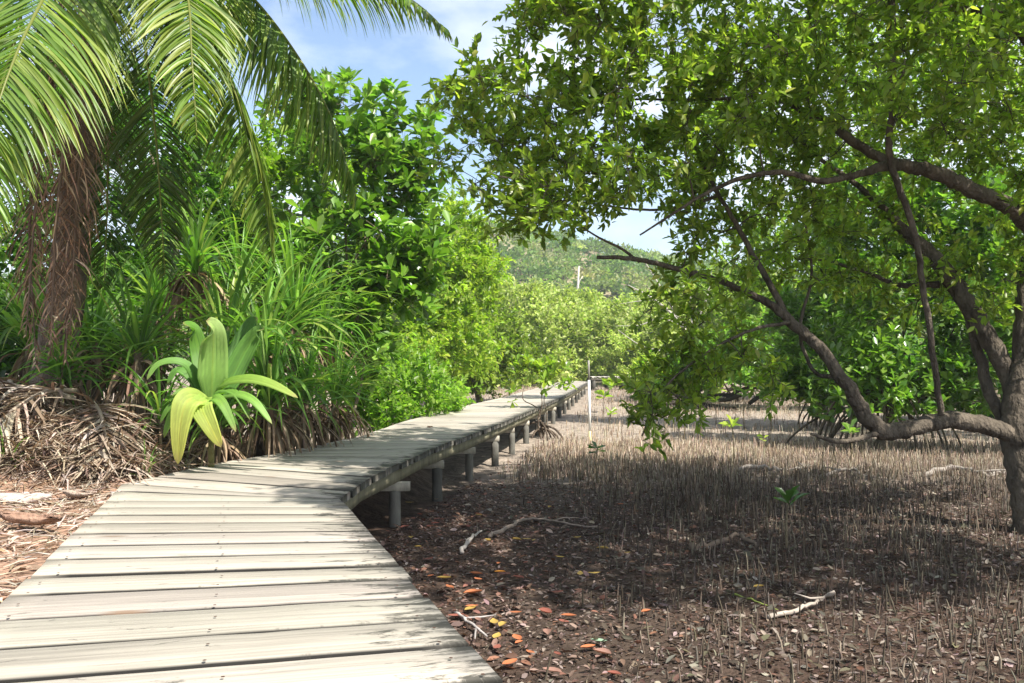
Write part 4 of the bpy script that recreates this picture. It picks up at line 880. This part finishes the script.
# ------------------------------------------------------------------ mangrove saplings and seedlings
def seedling(px, py, topy, label, nleaf=8, L=.09, seed=0, col=RB, lean=0, group='mangrove seedlings standing in the mud', name='mangrove_seedling', crown=None):
    r = np.random.default_rng(seed); f = PZ(px, py, 0.0); f[2] = float(ground_z(f[0], f[1])) - .02; top = P(px + lean, topy, f[1]); o = thing(name, label, 'seedling', f, group)
    mb = MB(); mid = (f + top) / 2 + r.normal(size=3) * .012; mb.tube(spline([f, mid, top], 4), np.linspace(.009, .005, 9), 6, (.20, .16, .10)); mb.build('stem', M_BARK, o, True)
    tips = [top] if not crown else [top + (r.normal(size=3) * np.array(crown)) for _ in range(crown_n)]
    if nleaf:
        a = np.linspace(0, 6.28, nleaf, endpoint=False) * 2.4 + r.uniform(0, 6); e = r.uniform(-.1, .9, nleaf)
        d = np.stack([np.cos(a) * np.cos(e), np.sin(a) * np.cos(e), np.sin(e)], 1)
        mb = MB(); leaves(mb, np.tile(top, (nleaf, 1)) - np.array([0, 0, 1]) * np.linspace(0, .05, nleaf)[:, None], d, np.tile([0, 0, 1.0], (nleaf, 1)) + r.normal(size=(nleaf, 3)) * .35, L * r.uniform(.8, 1.2, nleaf), L * .45, pal(nleaf, col, None, .1, r), OBOV); mb.build('leaves', M_LEAFB, o)
    return o
YB = [(.28, .36, .04), (.22, .32, .04)]; DB = [(.06, .13, .03), (.08, .17, .04)]
sdl = [(597, 482, 447, 'dark green mangrove seedling in front of the white pole, at the edge of the shade', 10, .105, DB, 0), (787, 545, 498, 'dark seedling with few leaves in deep shade on the open mud', 8, .13, DB, 2),
       (734, 462, 424, 'bright green seedling on a thin stem right of the drooping branch', 8, .15, YB, -2), (645, 466, 448, 'tiny lime seedling with bent stem right of the white pole', 4, .11, YB, -2),
       (764, 455, 437, 'yellow green seedling in the middle of the sunlit mud', 4, .11, YB, 0), (701, 446, 404, 'bare brown seedling stem standing beside the drooping branch', 0, .1, YB, 0),
       (664, 448, 405, 'bare thin stem left of the drooping branch tip', 0, .1, YB, -1), (684, 440, 398, 'bare thin stem just right of the drooping branch tip', 0, .1, YB, 1),
       (771, 430, 400, 'short leafy seedling before the sunlit bush', 9, .16, YB, 0), (744, 428, 395, 'seedling with pale leaves left of the short leafy one', 9, .16, RB, 0),
       (604, 422, 395, 'lime seedling beyond the white pole, just right of it', 10, .22, YB, 0), (612, 412, 385, 'yellowish leafy seedling near the short cross boardwalk', 12, .26, YB, 0),
       (610, 425, 412, 'small seedling in the sun right of the white pole', 6, .16, YB, 1), (850, 462, 430, 'leafy seedling behind the dark broken stub of the limb', 10, .15, RB, 0),
       (800, 430, 402, 'pale seedling at the foot of the dense green bush', 8, .15, YB, 0), (823, 478, 452, 'bare stick seedling under the broken stub', 0, .1, DB, 0), (716, 424, 400, 'slim seedling before the tangled dark roots', 6, .16, YB, 0),
       (651, 405, 392, 'far seedling right of the cross boardwalk', 10, .26, YB, 0)]
for i, (px, py, ty, lb, n_, L, col, ln) in enumerate(sdl): seedling(px, py, ty, lb, n_, L, 400 + i, col, ln)
# bigger sapling with stilt roots beside the walk
f = PZ(541, 437, 0.0)
tree('mangrove_sapling', 'lime green mangrove sapling on stilt roots leaning over the boardwalk edge', 'sapling', f, [P(541, 388, f[1]), P(528, 378, f[1] - .1), P(552, 378, f[1])],
     [bl(528, 375, f[1], .32, .25, .16), bl(553, 378, f[1] - .05, .30, .22, .15), bl(541, 367, f[1], .3, .25, .14), bl(570, 390, f[1] - .1, .12, .15, .06), bl(520, 398, f[1] - .1, .15, .12, .06)], 26,
     dict(twigs=2, per=8, spread=.10, len=.15, ratio=.42, cols=YB + [(.17, .27, .03)], whorl=True, fwd=.3, rad=1, lift=.25, up=.8, out=.4, tilt=.3, tmpl=OBOV), .018, 51, M_LEAFB, roots=(9, .28, .35), subtw=True, bark=(.13, .10, .075))

# ------------------------------------------------------------------ breathing roots: the nearest 300 one by one, the rest as one mass
r = np.random.default_rng(77)
def root_field(n, y0, y1):
    # uniform over the visible wedge of mud
    Y = np.sqrt(r.uniform(y0 ** 2, y1 ** 2, n)); X = r.uniform(-.75, .85, n) * Y * .72
    return X, Y
XA, YA = root_field(74000, 2.6, 12.5); XB, YB_ = root_field(100000, 12.5, 40); X = np.concatenate([XA, XB]); Y = np.concatenate([YA, YB_])
dr = X - edge_x(RIGHT, Y); dl = edge_x(LEFT, Y) - X
dens = np.where(Y > 8.5, sstep(0.05, .5, dr), sstep(0.25, 1.6, dr)) * np.clip(.30 + .70 * sstep(-.35, .45, wob(X, Y, 1.1, 6, 8)), 0, 1)
near_thin = .72 + .28 * sstep(4.5, 7.5, Y); left_thin = np.where(Y < 8.7, sstep(-.04, .24, X / Y), 1.0)
dens = dens * near_thin * np.maximum(left_thin, .03) + (dl > .3) * (Y > 11) * .5
k = r.uniform(size=len(X)) < dens; X, Y = X[k], Y[k]
Z = ground_z(X, Y); hgt = np.clip(r.normal(.070, .034, len(X)), .015, .22); rad = r.uniform(.002, .0044, len(X)); hgt = hgt * (.78 + .22 * sstep(4, 7.5, Y)); size = hgt / Y
vis = (np.abs(X / Y) < .56) & (Y > 3.0)
order = np.argsort(-np.where(vis, size, 0)); near_i, rest = order[:300], order[300:]
def prot(mb, p, h, rd, lean, col, sides=5):
    N = len(p); a = np.linspace(0, 2 * np.pi, sides, endpoint=False); ring = np.stack([np.cos(a), np.sin(a), 0 * a], 1)
    lv = [(0, 1.25), (.5, 1.0), (.85, .8), (1.0, .35)]; vs = []
    for t, s in lv:
        c = p + np.stack([lean[:, 0] * t * t, lean[:, 1] * t * t, h * t - .015 * (t == 0)], 1); vs.append(c[:, None, :] + ring[None] * (rd * s)[:, None, None])
    v = np.stack(vs, 1).reshape(N, -1, 3); m = len(lv) * sides; b_ = np.arange(N)[:, None] * m; f = []
    for l in range(len(lv) - 1):
        for j in range(sides): j2 = (j + 1) % sides; f.append(b_ + np.array([[l * sides + j, l * sides + j2, (l + 1) * sides + j2, (l + 1) * sides + j]]))
    mb.add(v.reshape(-1, 3), np.concatenate(f, 0), np.repeat(col, m, 0))
RC = [(.125, .094, .068), (.175, .138, .10), (.08, .06, .043), (.23, .19, .145)]
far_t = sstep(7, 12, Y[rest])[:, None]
mb = MB(); N = len(rest); prot(mb, np.stack([X[rest], Y[rest], Z[rest]], 1), hgt[rest], rad[rest] * (1 + .35 * sstep(9, 25, Y[rest])), r.normal(size=(N, 2)) * .010, pal(N, RC, None, .2, r) * (.66 + 1.5 * far_t), 4)  # near roots darkened, far ones brightened: shade and sun painted into the tint
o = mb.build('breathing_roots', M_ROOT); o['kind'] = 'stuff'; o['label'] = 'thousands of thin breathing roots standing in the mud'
protos = []
for i in range(10):
    h = .05 + .018 * i; mb = MB(); prot(mb, np.zeros((1, 3)), np.array([h]), np.array([r.uniform(.0022, .0044)]), r.normal(size=(1, 2)) * .010, pal(1, RC, None, .1, r), 7); protos.append((h, mb))
pro_o = [None] * 10
for q in near_i:
    k = int(np.clip(round((hgt[q] - .05) / .018), 0, 9))
    if pro_o[k] is None: o = protos[k][1].build('breathing_root', M_ROOT, None, True); pro_o[k] = o
    else: o = pro_o[k].copy(); COL.objects.link(o)
    o.location = (X[q], Y[q], Z[q]); o.rotation_euler = (r.normal() * .13, r.normal() * .13, r.uniform(0, 6.28))
    tag(o, 'slender brown breathing root poking straight up from the near mud', 'root', 'breathing roots nearest the viewer')

# ------------------------------------------------------------------ leaf litter (stuff), bright fallen leaves and sticks (things)
n = 64000; Y = np.sqrt(r.uniform(1.2 ** 2, 12 ** 2, n)); X = r.uniform(-.75, .8, n) * Y
dr = X - edge_x(RIGHT, Y); dl = edge_x(LEFT, Y) - X
k = ((dr > .0) & (r.uniform(size=n) < np.clip(1.1 - Y / 13, .1, 1) * (.55 + .45 * sstep(-.4, .4, wob(X, Y, 1.4, 6, 11))))) | ((dl > .03) & (Y < 9) & (r.uniform(size=n) < .30 + .5 * sstep(4.2, 5.2, Y)))
X, Y = X[k], Y[k]; bank = (edge_x(LEFT, Y) - X) > 0; N = len(X)
pos = np.stack([X, Y, ground_z(X, Y) + r.uniform(.003, .02, N)], 1); a = r.uniform(0, 6.28, N)
d = np.stack([np.cos(a), np.sin(a), r.normal(size=N) * .28], 1); nv = np.tile([0, 0, 1.0], (N, 1)) + r.normal(size=(N, 3)) * .42
redside = sstep(.28, -.05, X / Y)
colA = pal(N, [(.12, .075, .055), (.20, .14, .11), (.085, .05, .038), (.28, .21, .175), (.19, .095, .065)], [3, 3, 3, 1, 2], .2, r)
colB = pal(N, [(.12, .10, .08), (.18, .15, .12), (.08, .066, .05), (.27, .225, .185), (.10, .09, .055)], [3, 3, 3, 1.2, 1], .2, r)
colS = pal(N, [(.33, .22, .15), (.42, .34, .27), (.22, .14, .09), (.50, .42, .35)], None, .2, r)
col = np.where((r.uniform(size=N) < redside)[:, None], colA, colB); col = np.where(bank[:, None], colS, col)
mb = MB(); Ls = r.uniform(.022, .062, N); leaves(mb, pos, d, nv, Ls, Ls * r.uniform(.3, .5, N), col)
o = mb.build('leaf_litter', M_DRY); o['kind'] = 'stuff'; o['label'] = 'dry brown leaf litter over the mud and bank'
n = 60000; Y = np.sqrt(r.uniform(1.6 ** 2, 8.5 ** 2, n)); X = r.uniform(-.3, .7, n) * Y; k = (X - edge_x(RIGHT, Y)) > 0; X, Y = X[k], Y[k]; N = len(X); a = r.uniform(0, 6.28, N)
mb = MB(); Ls = r.uniform(.01, .034, N); leaves(mb, np.stack([X, Y, ground_z(X, Y) + r.uniform(.002, .012, N)], 1), np.stack([np.cos(a), np.sin(a), r.normal(size=N) * .3], 1), np.tile([0, 0, 1.0], (N, 1)) + r.normal(size=(N, 3)) * .5, Ls, Ls * r.uniform(.15, .6, N), pal(N, [(.10, .07, .055), (.17, .13, .11), (.07, .045, .035), (.26, .21, .18), (.14, .075, .05)], [3, 3, 3, 1.3, 1], .2, r))
o = mb.build('litter_fragments', M_DRY); o['kind'] = 'stuff'; o['label'] = 'small broken scraps of dry leaf on the mud'
n = 3600; X = r.uniform(-4.9, -2.35, n); Y = r.uniform(5.6, 7.0, n); k = (edge_x(LEFT, Y) - X) > .08; X, Y = X[k], Y[k]; N = len(X); a = r.normal(-1.4, .7, N)
mb = MB(); ribbons(mb, np.stack([X, Y, ground_z(X, Y) + r.uniform(.01, .09, N)], 1), np.stack([np.cos(a), np.sin(a), r.normal(.0, .25, N)], 1), r.uniform(.15, .5, N), .014, pal(N, [(.30, .235, .175), (.42, .35, .28), (.17, .12, .085), (.24, .18, .13)], None, .18, r), 4, .12, None, .4, 1.0, wb=.8, jit=.10, r=r)
o = mb.build('heap_straw', M_DRY); o['kind'] = 'stuff'; o['label'] = 'dry shredded palm straw heaped on the bank'
# needles / fibres of litter on the bank and little twigs on the mud
n = 2600; Y = r.uniform(2.2, 6.6, n); X = edge_x(LEFT, Y) - np.abs(r.normal(size=n)) * 1.0 - .04; N = n; a = r.uniform(0, 6.28, N)
mb = MB(); ribbons(mb, np.stack([X, Y, ground_z(X, Y) + .012], 1), np.stack([np.cos(a), np.sin(a), r.uniform(0, .3, N)], 1), r.uniform(.05, .28, N) * sstep(2.0, 4.8, Y) + .03, .009, pal(N, [(.34, .28, .22), (.44, .38, .32), (.22, .16, .11)], None, .18, r), 3, .2, None, .3, 1.0, wb=.8, jit=.1, r=r)
o = mb.build('straw_litter', M_DRY); o['kind'] = 'stuff'; o['label'] = 'dry palm straw strewn over the red bank'

def fallen_leaf(px, py, L, col, seed, label, group, deckz=None):
    rr = np.random.default_rng(seed); q = PZ(px, py, 0.03)
    for _ in range(4): q = PZ(px, py, (float(ground_z(q[0], q[1])) if deckz is None else deckz) + .022)
    a = rr.uniform(0, 6.28); k, m = 7, 5; t = np.linspace(0, 1, k); w = L * .24 * np.sin(np.pi * np.clip(t * .96 + .03, 0, 1)) ** .8; u = np.linspace(-1, 1, m); cu = rr.uniform(.1, .7)
    v = np.zeros((k, m, 3)); d = np.array([math.cos(a), math.sin(a), 0]); s_ = np.array([-d[1], d[0], 0])
    for i in range(k): v[i] = q + d * (t[i] - .5) * L + s_ * (u * w[i])[:, None] + np.array([0, 0, 1]) * ((u ** 2) * w[i] * cu + L * .25 * (t[i] - .5) ** 2 * rr.uniform(.5, 1.5))[:, None]
    i, j = np.meshgrid(np.arange(k - 1), np.arange(m - 1), indexing='ij'); mb = MB()
    mb.add(v.reshape(-1, 3), np.stack([i * m + j, i * m + j + 1, (i + 1) * m + j + 1, (i + 1) * m + j], -1).reshape(-1, 4), np.array(col) * rr.uniform(.85, 1.15))
    return solo('fallen_leaf', mb, M_DRY, q, label, 'leaf', group, True)
ORG = (.40, .14, .06); YEL = (.40, .27, .07); RED = (.24, .085, .06); PNK = (.30, .17, .13)
named = [(473, 593, .10, ORG, 'bright orange fallen leaf, the largest beside the near boardwalk edge'), (500, 572, .06, (.6, .25, .04), 'orange yellow fallen leaf up from the largest orange one'), (510, 663, .085, ORG, 'pale orange fallen leaf nearest the bottom of the boardwalk edge'),
         (560, 557, .06, YEL, 'yellow fallen leaf on dark mud in the middle'), (594, 573, .07, YEL, 'upright yellow fallen leaf right of the middle one'), (545, 612, .10, RED, 'dark red fallen leaf below the orange leaves'), (517, 638, .08, ORG, 'orange fallen leaf low down by the boardwalk'),
         (494, 622, .08, YEL, 'half purple half yellow fallen leaf by the boardwalk edge'), (450, 587, .07, ORG, 'small orange leaf hard against the boardwalk edge'), (602, 653, .09, PNK, 'pinkish fallen leaf near the bottom middle'), (588, 647, .07, ORG, 'orange leaf next to the pinkish one'),
         (599, 641, .07, (.25, .36, .25), 'pale green fallen leaf near the bottom middle'), (550, 507, .06, YEL, 'yellow leaf far up the mud near the posts'), (478, 579, .06, ORG, 'reddish orange leaf left of the largest orange one')]
for i, (px, py, L, c, lb) in enumerate(named): fallen_leaf(px, py, L, c, 500 + i, lb, 'bright fallen leaves on the mud')
for i in range(70):
    px = 400 + abs(rng.normal()) * 130; py = rng.uniform(488, 680)
    if px < 345 + (py - 499) * .88 + 8 or px > 1010: continue
    cpick = (ORG, YEL, RED, PNK, RED)[rng.integers(5)]
    fallen_leaf(px, py, rng.uniform(.045, .085), np.array(cpick) * .9, 600 + i, 'small rusty or yellow fallen leaf scattered on the dark mud', 'scattered fallen leaves')
fallen_leaf(52, 472, .13, ORG, 590, 'orange fallen leaf on the red bank near the boardwalk corner', None)
fallen_leaf(100, 470, .10, (.55, .25, .05), 591, 'orange yellow leaf beside the boardwalk corner on the bank', None)
fallen_leaf(12, 466, .14, (.45, .13, .05), 592, 'rust red leaf at the left edge of the bank', None)
fallen_leaf(430, 427.5, .10, (.30, .17, .10), 593, 'brown leaf lying on the boardwalk planks', None, .445)

def stick(rows, rad, label, col=(.33, .28, .23), seed=0, group='fallen sticks on the mud', side=True):
    p = []
    for px, py, lift in rows:
        q = PZ(px, py, lift)
        for _ in range(4): q = PZ(px, py, float(ground_z(q[0], q[1])) + lift)
        p.append(q)
    rr = np.random.default_rng(seed); s = spline(np.array(p), 6); s += rr.normal(size=s.shape) * rad * .4; mb = MB(); mb.tube(s, np.linspace(rad, rad * .4, len(s)), 8, col, True, .12, seed)
    if side:
        for _ in range(2):
            k = rr.integers(2, len(s) - 2); e = s[k] + rr.normal(size=3) * [.12, .12, .02] + [0, 0, .03]; mb.tube([s[k], (s[k] + e) / 2 + rr.normal(size=3) * .01, e], [rad * .5, rad * .4, rad * .2], 6, col)
    solo('fallen_branch', mb, M_DEAD, p[0], label, 'branch', group, True)
stick([(768, 618, .01), (800, 609, .03), (818, 600, .04), (833, 592, .08)], .013, 'pale bleached stick tilted up on the foreground mud', (.34, .29, .24), 1)
stick([(462, 552, .02), (470, 540, .03), (482, 530, .02)], .014, 'short curved grey stick near the near posts', (.36, .32, .28), 2)
stick([(488, 536, .02), (510, 526, .04), (530, 519, .03), (560, 522, .03), (596, 527, .01)], .014, 'long thin stick lying across the dark mud in the middle', (.24, .19, .15), 3)
stick([(690, 548, .01), (715, 543, .03), (738, 535, .05), (760, 548, .02)], .022, 'bent dark root branch in the shade on the right', (.16, .12, .09), 4)
stick([(456, 613, .01), (470, 622, .03), (488, 636, .02)], .010, 'grey twig by the lower boardwalk edge', (.33, .30, .28), 5)
stick([(732, 594, .01), (755, 601, .02), (778, 610, .01)], .006, 'thin green twig on the foreground mud', (.20, .24, .06), 6, side=False)
stick([(735, 470, .02), (760, 466, .06), (790, 470, .04), (812, 466, .02)], .028, 'grey driftwood bough under the broken stub', (.24, .21, .18), 7)
stick([(925, 474, .02), (955, 468, .06), (985, 474, .04), (1010, 470, .02)], .03, 'grey driftwood bough at the foot of the big mangrove', (.25, .22, .19), 8)
stick([(820, 476, .02), (850, 470, .05), (872, 478, .02)], .02, 'crooked driftwood piece between the two grey boughs', (.22, .19, .16), 9)
stick([(30, 398, .12), (62, 372, .2), (90, 380, .1), (108, 398, .05)], .013, 'bare arched stem over the back of the frond heap', (.30, .22, .17), 10, None, False)
stick([(62, 475, .01), (95, 478, .04), (125, 477, .02)], .014, 'smooth brown stick at the boardwalk corner on the bank', (.36, .26, .19), 11, None, False)
# log-like tangle under the far bush
mb = MB(); rr = np.random.default_rng(9); q0 = PZ(735, 408, 0.0)
for _ in range(12):
    a = q0 + rr.normal(size=3) * [.8, .4, .0] + [0, 0, rr.uniform(0, .3)]; e = a + rr.normal(size=3) * [.7, .3, .2]; e[2] = max(.02, e[2]); mb.tube(spline([a, (a + e) / 2 + rr.normal(size=3) * .1, e], 4), .05, 6, np.array([.06, .05, .04]) * rr.uniform(.7, 1.5), True, .1)
solo('fallen_tree', mb, M_DEAD, q0, 'black tangle of fallen wood below the sunlit mangrove bush', 'fallen tree', None, True)
